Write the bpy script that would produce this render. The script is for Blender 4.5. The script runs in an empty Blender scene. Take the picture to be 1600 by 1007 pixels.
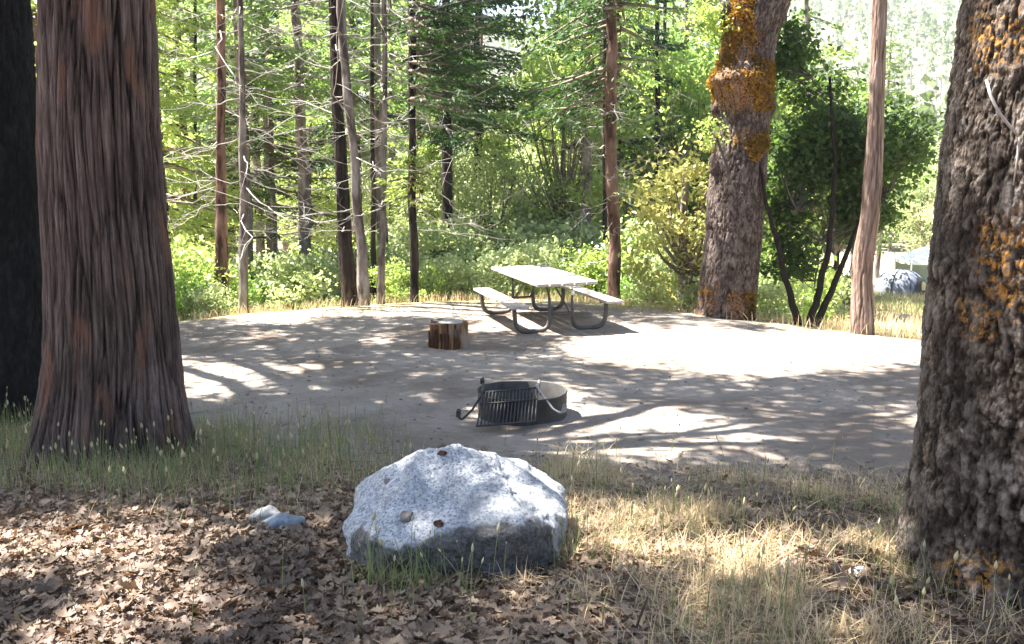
import bpy, math, random
import numpy as np
R = math.radians
rng = np.random.default_rng(7)
random.seed(7)
scene = bpy.context.scene
HAZE = 0.0005
COL = scene.collection
W_, H_ = 1600.0, 1007.0
F = 1400.0; CAMZ = 2.15; PITCH = R(9.07)
SUN = np.array([-0.90, 0.30, 1.62]); SUN /= np.linalg.norm(SUN)

# ------------------------------------------------------------------ noise
def _hash(ix, iy, iz):
    h = (ix.astype(np.int64) * 374761393 + iy.astype(np.int64) * 668265263 + iz.astype(np.int64) * 2147483647) & 0xffffffff
    h = ((h ^ (h >> 13)) * 1274126177) & 0xffffffff
    h = ((h ^ (h >> 15)) * 2246822519) & 0xffffffff
    h = h ^ (h >> 16)
    return (h & 0xffffff) / float(0xffffff)
def vnoise(x, y, z=0.0, s=0):
    x, y, z = np.broadcast_arrays(np.asarray(x, float), np.asarray(y, float), np.asarray(z, float))
    ix, iy, iz = np.floor(x), np.floor(y), np.floor(z)
    fx, fy, fz = x - ix, y - iy, z - iz
    fx, fy, fz = [f * f * (3 - 2 * f) for f in (fx, fy, fz)]
    iz = iz + s * 131
    c = lambda a, b, d: _hash(ix + a, iy + b, iz + d)
    def l(a, b, t): return a + (b - a) * t
    return l(l(l(c(0,0,0), c(1,0,0), fx), l(c(0,1,0), c(1,1,0), fx), fy),
             l(l(c(0,0,1), c(1,0,1), fx), l(c(0,1,1), c(1,1,1), fx), fy), fz)
def fbm(x, y, z=0.0, o=4, s=0):
    t = 0; a = .5; n = 0
    for i in range(o):
        k = 2.03 ** i
        t = t + a * vnoise(np.asarray(x) * k, np.asarray(y) * k, np.asarray(z) * k, s + i); n += a; a *= .5
    return t / n
def worley(x, y, z, s=0):
    ix, iy, iz = np.floor(x), np.floor(y), np.floor(z)
    f1 = np.full(x.shape, 9.); f2 = np.full(x.shape, 9.)
    for a in (-1, 0, 1):
        for b in (-1, 0, 1):
            for c in (-1, 0, 1):
                jx, jy, jz = ix + a, iy + b, iz + c
                dx = jx + _hash(jx, jy, jz + s) - x; dy = jy + _hash(jx, jy, jz + s + 57) - y; dz = jz + _hash(jx, jy, jz + s + 113) - z
                d = np.sqrt(dx * dx + dy * dy + dz * dz)
                m = d < f1
                f2 = np.where(m, f1, np.minimum(f2, d)); f1 = np.where(m, d, f1)
    return f1, f2
def sstep(a, b, x):
    t = np.clip((np.asarray(x, float) - a) / (b - a), 0, 1); return t * t * (3 - 2 * t)

# ------------------------------------------------------------------ terrain
def edge_y(x):
    return np.interp(x, [-14, -7, -5.2, -3.5, -1.5, .5, 2.2, 3.6, 5.3, 7.5, 12, 20], [10.5, 12.2, 13.6, 15.0, 15.9, 16.1, 15.2, 14.2, 12.4, 10.2, 7.8, 6])
def g(x, y):
    x = np.asarray(x, float); y = np.asarray(y, float)
    prof = np.interp(y, [-10, 0, 2.6, 4.2, 5.6, 7.4, 10, 13, 1000], [.8, .72, .62, .46, .28, .14, .05, 0, 0])
    e = edge_y(x)
    d = np.maximum(y - e + .6, 0)
    drop = -np.interp(d, [0, 1, 3, 8, 16, 34, 60, 95, 150, 300, 520, 900], [0, .07, .34, .95, 1.7, 3.05, 3.9, 4.2, 1.0, -34, -84, -60])
    hillvar = sstep(120, 300, y) * (18 * (fbm(x * .006 + 5, y * .004, 0, 3) - .5) * 2 + np.interp(x, [-300, -60, 0, 40, 130, 400], [25, 4, -7, -4, 14, 40]))
    n = .05 * (fbm(x * .7, y * .7, 0, 3) - .5) + .02 * (fbm(x * 4, y * 4, 0, 3, 5) - .5)
    n = n * np.interp(y, [0, 30, 100], [1, 2, 5])
    lit = .05 * (fbm(x * 2.2, y * 2.2, 0, 3, 9) - .5) * (1 - sstep(4.6, 6, y))
    return prof + drop + hillvar + n + lit
cp, sp = math.cos(PITCH), math.sin(PITCH)
def ray(px, py):
    u = -(py - H_ / 2) / F
    return np.array([(px - W_ / 2) / F, cp + sp * u, -sp + cp * u])
def P(px, py, Y):
    d = ray(px, py); return np.array([0, 0, CAMZ]) + d * (Y / d[1])
def G(px, py):
    d = ray(px, py); t = 1.0
    while t < 400:
        p = np.array([0, 0, CAMZ]) + d * t
        if p[2] < g(p[0], p[1]): break
        t *= 1.01
    return np.array([p[0], p[1], float(g(p[0], p[1]))])
def proj(x, y, z):
    zz = z - CAMZ
    f = y * cp - zz * sp; u = y * sp + zz * cp
    return W_ / 2 + F * x / f, H_ / 2 - F * u / f
def GX(px, Y):
    """ground point at distance Y seen in column px"""
    x = (px - 800) / F * Y
    for _ in range(4):
        z = float(g(x, Y)); f = Y * cp - (z - CAMZ) * sp; x = (px - 800) / F * f
    return np.array([x, Y, float(g(x, Y))])

# ------------------------------------------------------------------ mesh helpers
class MB:
    def __init__(s): s.V = []; s.Q = []; s.T = []; s.n = 0; s.att = []
    def add(s, V, Q=None, T=None, h=None):
        V = np.asarray(V, float).reshape(-1, 3); s.V.append(V)
        if Q is not None and len(Q): s.Q.append(np.asarray(Q, int) + s.n)
        if T is not None and len(T): s.T.append(np.asarray(T, int) + s.n)
        s.att.append(np.zeros(len(V)) if h is None else np.broadcast_to(h, (len(V),)))
        s.n += len(V)
    def build(s, name, mat, parent=None, loc=None, smooth=True, attr=False, lich=None):
        V = np.concatenate(s.V) if s.V else np.zeros((0, 3))
        if loc is not None: V = V - np.asarray(loc)
        Q = np.concatenate(s.Q) if s.Q else np.zeros((0, 4), int)
        T = np.concatenate(s.T) if s.T else np.zeros((0, 3), int)
        me = bpy.data.meshes.new(name)
        me.vertices.add(len(V)); me.vertices.foreach_set('co', V.astype(np.float32).ravel())
        li = np.concatenate([Q.ravel(), T.ravel()]).astype(np.int32)
        me.loops.add(len(li)); me.loops.foreach_set('vertex_index', li)
        ls = np.concatenate([np.arange(len(Q)) * 4, len(Q) * 4 + np.arange(len(T)) * 3]).astype(np.int32)
        me.polygons.add(len(ls)); me.polygons.foreach_set('loop_start', ls)
        me.polygons.foreach_set('use_smooth', np.full(len(ls), smooth))
        me.update(calc_edges=True)
        if attr:
            a = me.attributes.new('h', 'FLOAT', 'POINT'); a.data.foreach_set('value', np.concatenate(s.att).astype(np.float32))
        if lich is not None:
            a = me.attributes.new('lich', 'FLOAT', 'POINT'); a.data.foreach_set('value', lich.astype(np.float32))
        me.materials.append(mat)
        o = bpy.data.objects.new(name, me); COL.objects.link(o)
        if parent is not None: o.parent = parent
        if loc is not None and parent is None: o.location = loc
        return o
def tag(o, label=None, cat=None, group=None, kind=None):
    for k, v in (('label', label), ('category', cat), ('group', group), ('kind', kind)):
        if v: o[k] = v
    return o
def empty(name, loc, label, cat, group=None):
    o = bpy.data.objects.new(name, None); COL.objects.link(o); o.location = loc; o.empty_display_size = .1
    return tag(o, label, cat, group)
def copy_tree(o, loc, rz=0, sc=1.0, label=None, group=None):
    r = o.copy(); COL.objects.link(r); r.location = loc; r.rotation_euler = (0, 0, rz); r.scale = (sc, sc, sc)
    if label: r['label'] = label
    if group: r['group'] = group
    for ch in o.children:
        c = ch.copy(); COL.objects.link(c); c.parent = r
    return r
def tube(mb, pts, rad, seg=6, cap=True, h=0.0):
    pts = np.asarray(pts, float); n = len(pts); rad = np.broadcast_to(np.asarray(rad, float), (n,))
    t = np.gradient(pts, axis=0); t /= np.linalg.norm(t, axis=1)[:, None] + 1e-9
    ref = np.array([0, 0, 1.]) if abs(t[:, 2]).mean() < .8 else np.array([1., 0, 0])
    a = np.cross(t, ref); a /= np.linalg.norm(a, axis=1)[:, None] + 1e-9
    b = np.cross(t, a)
    th = np.arange(seg) * 2 * math.pi / seg
    V = pts[:, None, :] + rad[:, None, None] * (np.cos(th)[None, :, None] * a[:, None, :] + np.sin(th)[None, :, None] * b[:, None, :])
    i = np.arange(n - 1)[:, None] * seg; j = np.arange(seg)[None, :]; k = (j + 1) % seg
    Q = np.stack([i + j, i + k, i + seg + k, i + seg + j], -1).reshape(-1, 4)
    V = V.reshape(-1, 3); T = []
    if cap:
        V = np.vstack([V, pts[0], pts[-1]]); c0 = n * seg; c1 = c0 + 1
        for q in range(seg):
            T.append((c0, (q + 1) % seg, q)); T.append((c1, (n - 1) * seg + q, (n - 1) * seg + (q + 1) % seg))
    mb.add(V, Q, T, h)
def box(mb, c, sx, sy, sz, M=None, bev=0.0):
    hx, hy, hz = sx / 2, sy / 2, sz / 2
    if bev <= 0:
        V = np.array([[x, y, z] for z in (-hz, hz) for y in (-hy, hy) for x in (-hx, hx)])
        Q = [(0, 2, 3, 1), (4, 5, 7, 6), (0, 1, 5, 4), (2, 6, 7, 3), (0, 4, 6, 2), (1, 3, 7, 5)]; T = []
    else:
        V = []; b = bev
        for z, i in ((-hz, 1), (-hz + b, 0), (hz - b, 0), (hz, 1)):
            for x, y in ((-hx + b * i, -hy + b * (1 + 0)), (-hx + b * (1 + 0), -hy + b * i), (hx - b, -hy + b * i), (hx - b * i, -hy + b),
                         (hx - b * i, hy - b), (hx - b, hy - b * i), (-hx + b, hy - b * i), (-hx + b * i, hy - b)):
                V.append((x, y, z))
        V = np.array(V); Q = []
        for r in range(3):
            for k in range(8): Q.append((r * 8 + k, r * 8 + (k + 1) % 8, r * 8 + 8 + (k + 1) % 8, r * 8 + 8 + k))
        T = []
        for base, fl in ((0, 1), (24, 0)):
            for k in range(1, 7): T.append((base, base + k + 1, base + k) if fl else (base, base + k, base + k + 1))
    if M is not None: V = V @ np.asarray(M).T
    mb.add(V + np.asarray(c), Q, T)
def unit(v): return v / (np.linalg.norm(v, axis=-1, keepdims=True) + 1e-9)
def leaves(mb, C, D, L, wr=.5, fold=.15, N=None):
    C = np.asarray(C, float); n = len(C)
    if n == 0: return
    L = np.broadcast_to(np.asarray(L, float), (n,))[:, None]
    D = unit(D); N = unit(rng.normal(size=(n, 3)) if N is None else N)
    S = unit(np.cross(D, N)); U = np.cross(S, D)
    w = L * wr * .5
    V = np.stack([C - D * L * .5, C + S * w - D * L * .05 + U * fold * L, C + D * L * .5, C - S * w - D * L * .05 + U * fold * L], 1).reshape(-1, 3)
    Q = np.arange(n * 4).reshape(-1, 4)
    mb.add(V, Q)

# ------------------------------------------------------------------ materials
def newmat(name):
    m = bpy.data.materials.new(name); m.use_nodes = True; nt = m.node_tree; nt.nodes.clear()
    out = nt.nodes.new('ShaderNodeOutputMaterial'); return m, nt, out
def nd(nt, typ, ins=None, **kw):
    n = nt.nodes.new(typ)
    for k, v in kw.items(): setattr(n, k, v)
    if ins:
        for k, v in ins.items():
            if isinstance(v, bpy.types.NodeSocket): nt.links.new(v, n.inputs[k])
            else: n.inputs[k].default_value = v
    return n
def c4(c): return (c[0], c[1], c[2], 1)
def ramp(nt, fac, stops):
    r = nt.nodes.new('ShaderNodeValToRGB'); nt.links.new(fac, r.inputs[0]); e = r.color_ramp.elements
    while len(e) < len(stops): e.new(.5)
    for i, (p, c) in enumerate(stops): e[i].position = p; e[i].color = c4(c)
    return r.outputs[0]
def mixc(nt, f, a, b, bt='MIX'):
    m = nt.nodes.new('ShaderNodeMix'); m.data_type = 'RGBA'; m.blend_type = bt
    for s, v in ((m.inputs[0], f), (m.inputs[6], a), (m.inputs[7], b)):
        if isinstance(v, bpy.types.NodeSocket): nt.links.new(v, s)
        elif isinstance(v, (int, float)): s.default_value = v
        else: s.default_value = c4(v)
    return m.outputs[2]
def mmath(nt, op, a, b=None, clamp=False):
    m = nt.nodes.new('ShaderNodeMath'); m.operation = op; m.use_clamp = clamp
    for i, v in enumerate((a, b)):
        if v is None: continue
        if isinstance(v, bpy.types.NodeSocket): nt.links.new(v, m.inputs[i])
        else: m.inputs[i].default_value = v
    return m.outputs[0]
def coords(nt, sc=(1, 1, 1), kind='Object'):
    t = nt.nodes.new('ShaderNodeTexCoord'); mp = nt.nodes.new('ShaderNodeMapping'); nt.links.new(t.outputs[kind], mp.inputs[0])
    mp.inputs['Scale'].default_value = sc; return mp.outputs[0]
def noise(nt, vec, s, d=5, r=.55, out=0):
    n = nd(nt, 'ShaderNodeTexNoise', {'Vector': vec, 'Scale': s, 'Detail': d, 'Roughness': r}); return n.outputs[out]
def princ(nt, out, col, rough=.85, bump=None, bs=.5, bd=.02, spec=.3, metal=0):
    p = nd(nt, 'ShaderNodeBsdfPrincipled', {'Roughness': rough, 'Specular IOR Level': spec, 'Metallic': metal})
    if isinstance(col, bpy.types.NodeSocket): nt.links.new(col, p.inputs['Base Color'])
    else: p.inputs['Base Color'].default_value = c4(col)
    if bump is not None:
        b = nd(nt, 'ShaderNodeBump', {'Height': bump, 'Strength': bs, 'Distance': bd}); nt.links.new(b.outputs[0], p.inputs['Normal'])
    nt.links.new(p.outputs[0], out.inputs[0]); return p
def leafmat(name, ca, cb, tr, tmix=.45, cc=None, rough=.55, spec=.25):
    m, nt, out = newmat(name)
    gi = nt.nodes.new('ShaderNodeNewGeometry')
    n = noise(nt, coords(nt), .9, 2)
    col = mixc(nt, gi.outputs['Random Per Island'], ca, cb)
    if cc is not None: col = mixc(nt, mmath(nt, 'MULTIPLY', ramp(nt, n, [(.45, (0, 0, 0)), (.65, (1, 1, 1))]), .8), col, cc)
    p = nd(nt, 'ShaderNodeBsdfPrincipled', {'Base Color': col, 'Roughness': rough, 'Specular IOR Level': spec})
    tcol = mixc(nt, gi.outputs['Random Per Island'], tr, [c * .75 for c in tr])
    t = nd(nt, 'ShaderNodeBsdfTranslucent', {'Color': tcol})
    mx = nd(nt, 'ShaderNodeMixShader', {0: tmix, 1: p.outputs[0], 2: t.outputs[0]})
    nt.links.new(mx.outputs[0], out.inputs[0]); return m
def barkmat(name, deep, mid, top, zs=.15, fs=30, lichen=None, lsc=2.5, lthr=(.55, .65), patch=None):
    m, nt, out = newmat(name)
    at = nd(nt, 'ShaderNodeAttribute', attribute_name='h')
    v = coords(nt, (1, 1, zs)); v2 = coords(nt)
    n1 = noise(nt, v, fs, 6, .65); n2 = noise(nt, v2, 3, 4)
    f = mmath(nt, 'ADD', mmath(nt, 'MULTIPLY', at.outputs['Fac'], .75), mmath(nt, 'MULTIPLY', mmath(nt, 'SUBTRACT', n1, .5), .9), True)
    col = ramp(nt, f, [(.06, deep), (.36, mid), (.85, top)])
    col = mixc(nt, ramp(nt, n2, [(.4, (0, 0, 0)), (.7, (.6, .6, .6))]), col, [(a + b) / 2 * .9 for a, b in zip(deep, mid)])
    if patch is not None:
        pn = noise(nt, coords(nt, (1, 1, .35)), 5, 4, .5); col = mixc(nt, ramp(nt, pn, [(.56, (0, 0, 0)), (.66, (.75, .75, .75))]), col, patch)
    if lichen is not None:
        ln = noise(nt, v2, lsc, 3, .55); l2 = noise(nt, v2, 42, 3, .6)
        la = nd(nt, 'ShaderNodeAttribute', attribute_name='lich'); lg = mmath(nt, 'ADD', la.outputs['Fac'], mmath(nt, 'MULTIPLY', mmath(nt, 'SUBTRACT', ln, .5), 1.1))
        lf = mmath(nt, 'MULTIPLY', ramp(nt, lg, [(lthr[0], (0, 0, 0)), (lthr[1], (.9, .9, .9))]), ramp(nt, l2, [(.47, (0, 0, 0)), (.62, (.85, .85, .85))]))
        col = mixc(nt, lf, col, mixc(nt, l2, lichen, [c * 1.5 for c in lichen]))
        wn = noise(nt, coords(nt), 17, 2, .5); col = mixc(nt, ramp(nt, wn, [(.73, (0, 0, 0)), (.77, (.5, .5, .5))]), col, (.48, .46, .43))
    vb = nd(nt, 'ShaderNodeTexVoronoi', {'Vector': coords(nt, (1, 1, max(zs, .25))), 'Scale': fs * 1.1}); vb.feature = 'F1'
    hb = mmath(nt, 'ADD', n1, mmath(nt, 'MULTIPLY', vb.outputs['Distance'], .8))
    princ(nt, out, col, .9, hb, .85, .012, .15); return m

M = {}
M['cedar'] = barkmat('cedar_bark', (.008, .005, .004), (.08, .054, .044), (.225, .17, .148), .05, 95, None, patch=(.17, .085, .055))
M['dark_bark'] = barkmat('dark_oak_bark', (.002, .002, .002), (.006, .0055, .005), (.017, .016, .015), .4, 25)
M['oak'] = barkmat('oak_bark', (.006, .0045, .003), (.055, .04, .03), (.215, .18, .152), .6, 75, (.30, .14, .028), 6, (.5, .85))
M['oak_mid'] = barkmat('mossy_oak_bark', (.016, .011, .009), (.08, .056, .047), (.215, .175, .155), .5, 40, (.28, .12, .02), 5, (.45, .72))
M['pine_red'] = barkmat('pine_bark', (.04, .02, .015), (.17, .095, .07), (.30, .19, .15), .3, 26)
M['pine_grey'] = barkmat('grey_bark', (.06, .045, .04), (.17, .135, .12), (.36, .31, .28), .3, 26)
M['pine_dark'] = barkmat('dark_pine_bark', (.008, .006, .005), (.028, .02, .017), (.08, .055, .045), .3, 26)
M['pole'] = barkmat('pole_bark', (.06, .036, .027), (.20, .135, .105), (.38, .30, .255), .12, 34)
M['stump'] = barkmat('split_stump_wood', (.04, .016, .008), (.20, .09, .04), (.42, .24, .12), .12, 26, patch=(.30, .24, .19))
def simple(name, a, b, s=8, rough=.8, bump=.4, bd=.01, spec=.3, sc=(1, 1, 1), metal=0, d=5):
    m, nt, out = newmat(name); v = coords(nt, sc); n = noise(nt, v, s, d, .6)
    princ(nt, out, ramp(nt, n, [(.3, a), (.7, b)]), rough, n, bump, bd, spec, metal); return m
M['twig'] = simple('dead_twig', (.22, .19, .17), (.50, .46, .42), 6)
M['twig_brown'] = simple('brown_twig', (.10, .07, .05), (.24, .18, .14), 6)
M['limb'] = simple('limb_bark', (.04, .032, .026), (.11, .09, .075), 9)
M['moss'] = leafmat('orange_moss', (.20, .10, .012), (.46, .26, .04), (.45, .24, .04), .2, (.08, .05, .016), .9, .05)
M['leaf_canopy'] = leafmat('canopy_leaf', (.05, .10, .02), (.08, .13, .03), (.12, .20, .03), .12)
M['leaf_bright'] = leafmat('bright_leaf', (.16, .25, .055), (.31, .40, .12), (.52, .64, .15), .5, (.13, .21, .05), .4, .5)
M['leaf_mid'] = leafmat('green_leaf', (.07, .14, .032), (.16, .25, .07), (.32, .50, .09), .46, (.26, .33, .10), .4, .5)
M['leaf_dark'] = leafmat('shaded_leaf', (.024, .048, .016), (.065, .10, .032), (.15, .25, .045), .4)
M['leaf_pale'] = leafmat('pale_leaf', (.32, .39, .18), (.50, .55, .31), (.6, .67, .28), .45, (.18, .27, .09), .45, .4)
M['leaf_yellow'] = leafmat('yellow_leaf', (.34, .33, .10), (.50, .46, .18), (.62, .58, .18), .45, (.24, .34, .09))
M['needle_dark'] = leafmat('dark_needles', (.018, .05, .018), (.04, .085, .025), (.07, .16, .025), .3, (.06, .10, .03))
M['needle_light'] = leafmat('light_needles', (.20, .29, .07), (.36, .44, .13), (.58, .70, .18), .52, (.14, .23, .05), .45, .4)
M['needle_mid'] = leafmat('mid_needles', (.075, .145, .04), (.17, .25, .075), (.34, .50, .12), .47, (.22, .27, .08), .45, .4)
M['grass_green'] = leafmat('green_grass', (.15, .185, .07), (.28, .29, .13), (.32, .38, .14), .4)
M['grass_straw'] = leafmat('dry_grass', (.48, .35, .185), (.70, .55, .36), (.6, .45, .26), .35)
M['seed'] = leafmat('seed_head', (.40, .36, .20), (.58, .50, .30), (.45, .42, .2), .3)
M['litter'] = leafmat('dead_oak_leaf', (.075, .047, .03), (.35, .25, .165), (.3, .16, .07), .12, (.07, .046, .034), .6, .35)
M['far_leaf'] = leafmat('far_leaf', (.075, .115, .04), (.15, .19, .075), (.2, .28, .08), .3, (.17, .19, .09))
M['far_grey'] = simple('bare_far_branch', (.20, .17, .16), (.36, .32, .31), 4)
M['steel'] = simple('rusty_brown_pipe', (.045, .038, .032), (.10, .085, .072), 14, .55, .2, .003, .45)
M['iron'] = simple('black_iron', (.012, .011, .011), (.04, .037, .035), 22, .6, .4, .003, .4)
M['iron_grey'] = simple('grey_burnt_steel', (.022, .02, .018), (.075, .069, .064), 9, .7, .5, .003, .4)
M['rod'] = simple('worn_steel_rod', (.22, .20, .19), (.40, .38, .36), 30, .45, .2, .002, .5)
M['plank'] = simple('weathered_plank', (.26, .225, .19), (.50, .44, .38), 9, .8, .5, .004, .3, (14, 1, 14))
M['sticker'] = simple('white_sticker', (.75, .75, .74), (.8, .8, .8), 5, .5, 0)
M['stonewhite'] = simple('pale_stone', (.34, .315, .28), (.54, .51, .46), 12)
M['stoneblue'] = simple('blue_grey_stone', (.13, .15, .18), (.25, .28, .32), 12)
M['stonedark'] = simple('dark_stone', (.07, .06, .055), (.18, .16, .15), 12)
M['concrete'] = simple('concrete', (.34, .33, .31), (.5, .48, .46), 10)
M['tent'] = simple('grey_tent_cloth', (.11, .12, .16), (.16, .175, .22), 3, .6, .3, .03)
M['tentdark'] = simple('dark_tent_opening', (.02, .02, .022), (.045, .045, .05), 3)
M['tentyellow'] = simple('tan_tent_panel', (.42, .34, .16), (.5, .4, .2), 3)
M['white_cloth'] = simple('white_awning_cloth', (.78, .79, .8), (.84, .85, .86), 3, .7, .2, .02)
M['mesh_cloth'] = simple('grey_green_mesh_wall', (.22, .27, .24), (.30, .35, .31), 3, .8)

# boulder
def bouldermat():
    m, nt, out = newmat('granite_boulder'); v = coords(nt)
    big = noise(nt, v, 2.6, 5, .6); fine = noise(nt, v, 60, 4, .75); med = noise(nt, v, 13, 5, .6)
    base = ramp(nt, med, [(.3, (.28, .29, .305)), (.7, (.50, .505, .51))])
    vr = nd(nt, 'ShaderNodeTexVoronoi', {'Vector': v, 'Scale': 62.})
    base = mixc(nt, ramp(nt, vr.outputs['Distance'], [(.20, (.85, .85, .85)), (.36, (0, 0, 0))]), base, (.09, .095, .105))
    base = mixc(nt, ramp(nt, fine, [(.42, (.7, .7, .7)), (.56, (0, 0, 0))]), base, (.13, .14, .16))
    base = mixc(nt, ramp(nt, big, [(.52, (0, 0, 0)), (.62, (.55, .55, .55))]), base, (.17, .18, .19))
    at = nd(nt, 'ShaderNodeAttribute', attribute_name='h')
    dirt = mmath(nt, 'MULTIPLY', at.outputs['Fac'], 1.0)  # dirt carries the shade painted on the boulder's lower front
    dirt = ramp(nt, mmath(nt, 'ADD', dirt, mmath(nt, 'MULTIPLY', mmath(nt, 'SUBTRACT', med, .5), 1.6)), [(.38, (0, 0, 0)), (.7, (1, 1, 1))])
    shade_col = ramp(nt, fine, [(.35, (.022, .02, .018)), (.7, (.13, .118, .108))])
    col = mixc(nt, mmath(nt, 'MULTIPLY', dirt, .92), base, shade_col)  # mixes in the painted shade
    bh = mmath(nt, 'ADD', mmath(nt, 'MULTIPLY', fine, .35), mmath(nt, 'ADD', med, big))
    princ(nt, out, col, .85, bh, .7, .018, .25); return m
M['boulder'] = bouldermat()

def groundmat():
    m, nt, out = newmat('forest_ground'); v = coords(nt)
    at = nd(nt, 'ShaderNodeAttribute', attribute_name='zone'); sep = nd(nt, 'ShaderNodeSeparateColor', {0: at.outputs['Color']})
    n1 = noise(nt, v, 1.3, 5, .6); n2 = noise(nt, v, 16, 6, .7); n3 = noise(nt, v, 90, 3, .7)
    sand = ramp(nt, n1, [(.3, (.22, .183, .15)), (.7, (.32, .278, .235))])
    sand = mixc(nt, ramp(nt, n2, [(.36, (.5, .5, .5)), (.5, (0, 0, 0))]), sand, (.19, .155, .125))
    vo = nd(nt, 'ShaderNodeTexVoronoi', {'Vector': v, 'Scale': 23.}); 
    sand = mixc(nt, ramp(nt, vo.outputs['Distance'], [(.05, (.75, .75, .75)), (.11, (0, 0, 0))]), sand, (.12, .09, .065))
    dk = noise(nt, v, .55, 6, .62); sand = mixc(nt, ramp(nt, dk, [(.47, (0, 0, 0)), (.6, (.75, .75, .75))]), sand, (.14, .105, .08))
    litter = ramp(nt, n2, [(.32, (.05, .034, .024)), (.5, (.13, .088, .06)), (.72, (.27, .19, .13))])
    field = ramp(nt, n2, [(.3, (.24, .21, .10)), (.5, (.46, .39, .22)), (.75, (.60, .52, .33))])
    field = mixc(nt, ramp(nt, n1, [(.5, (0, 0, 0)), (.68, (.7, .7, .7))]), field, (.20, .26, .08))
    hill = ramp(nt, n1, [(.35, (.09, .12, .05)), (.7, (.26, .24, .16))])
    col = mixc(nt, sep.outputs[0], sand, litter)
    col = mixc(nt, sep.outputs[1], col, field)
    col = mixc(nt, sep.outputs[2], col, hill)
    n5 = noise(nt, v, 5.5, 3, .5); h = mmath(nt, 'ADD', mmath(nt, 'ADD', mmath(nt, 'MULTIPLY', n5, 1.6), mmath(nt, 'ADD', mmath(nt, 'MULTIPLY', n2, .8), mmath(nt, 'MULTIPLY', n3, .35))), n1)
    princ(nt, out, col, .95, h, .55, .03, .1); return m
M['ground'] = groundmat()

# ------------------------------------------------------------------ ground sheet
def litter_w(x, y):
    px, py = proj(x, y, g(x, y))
    lim = np.interp(px, [0, 300, 500, 620, 900, 1100, 1450], [640, 690, 730, 745, 745, 752, 772])
    return np.where(y < .5, 1., sstep(-38, 42, py - lim + 70 * (fbm(x * 1.6, y * 1.6, 0, 3, 3) - .5)))
def build_ground():
    ys = [-14.0]
    while ys[-1] < 1000:
        y = ys[-1]; ys.append(y + (0.05 if -0 < y < 9 else .09 if 0 < y < 18 else (1.0 if y < 0 else max(.12, (y - 12) * .025))))
    ys = np.array(ys); nu = 420
    u = np.linspace(-1, 1, nu); u = np.sign(u) * np.abs(u) ** 1.5
    Y = np.repeat(ys[:, None], nu, 1); X = u[None, :] * (14 + np.abs(Y) * .95)
    Z = g(X, Y)
    mb = MB(); n = len(ys)
    i = np.arange(n - 1)[:, None] * nu; j = np.arange(nu - 1)[None, :]
    Q = np.stack([i + j, i + j + 1, i + nu + j + 1, i + nu + j], -1).reshape(-1, 4)
    mb.add(np.stack([X, Y, Z], -1), Q)
    o = mb.build('ground', M['ground']); tag(o, kind='structure')
    wl = litter_w(X, Y)
    e = edge_y(X); wf = sstep(-.9, .3, Y - e + 1.2 * (fbm(X * .8, Y * .8, 0, 3, 4) - .5)) * (1 - sstep(40, 52, Y) * .75 * (fbm(X * .05, Y * .08, 0, 2, 6) > .42))
    wh = sstep(100, 130, Y)
    c = np.stack([wl, wf, wh, np.ones_like(wl)], -1).reshape(-1, 4).astype(np.float32)
    a = o.data.color_attributes.new('zone', 'FLOAT_COLOR', 'POINT'); a.data.foreach_set('color', c.ravel())
build_ground()

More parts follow.
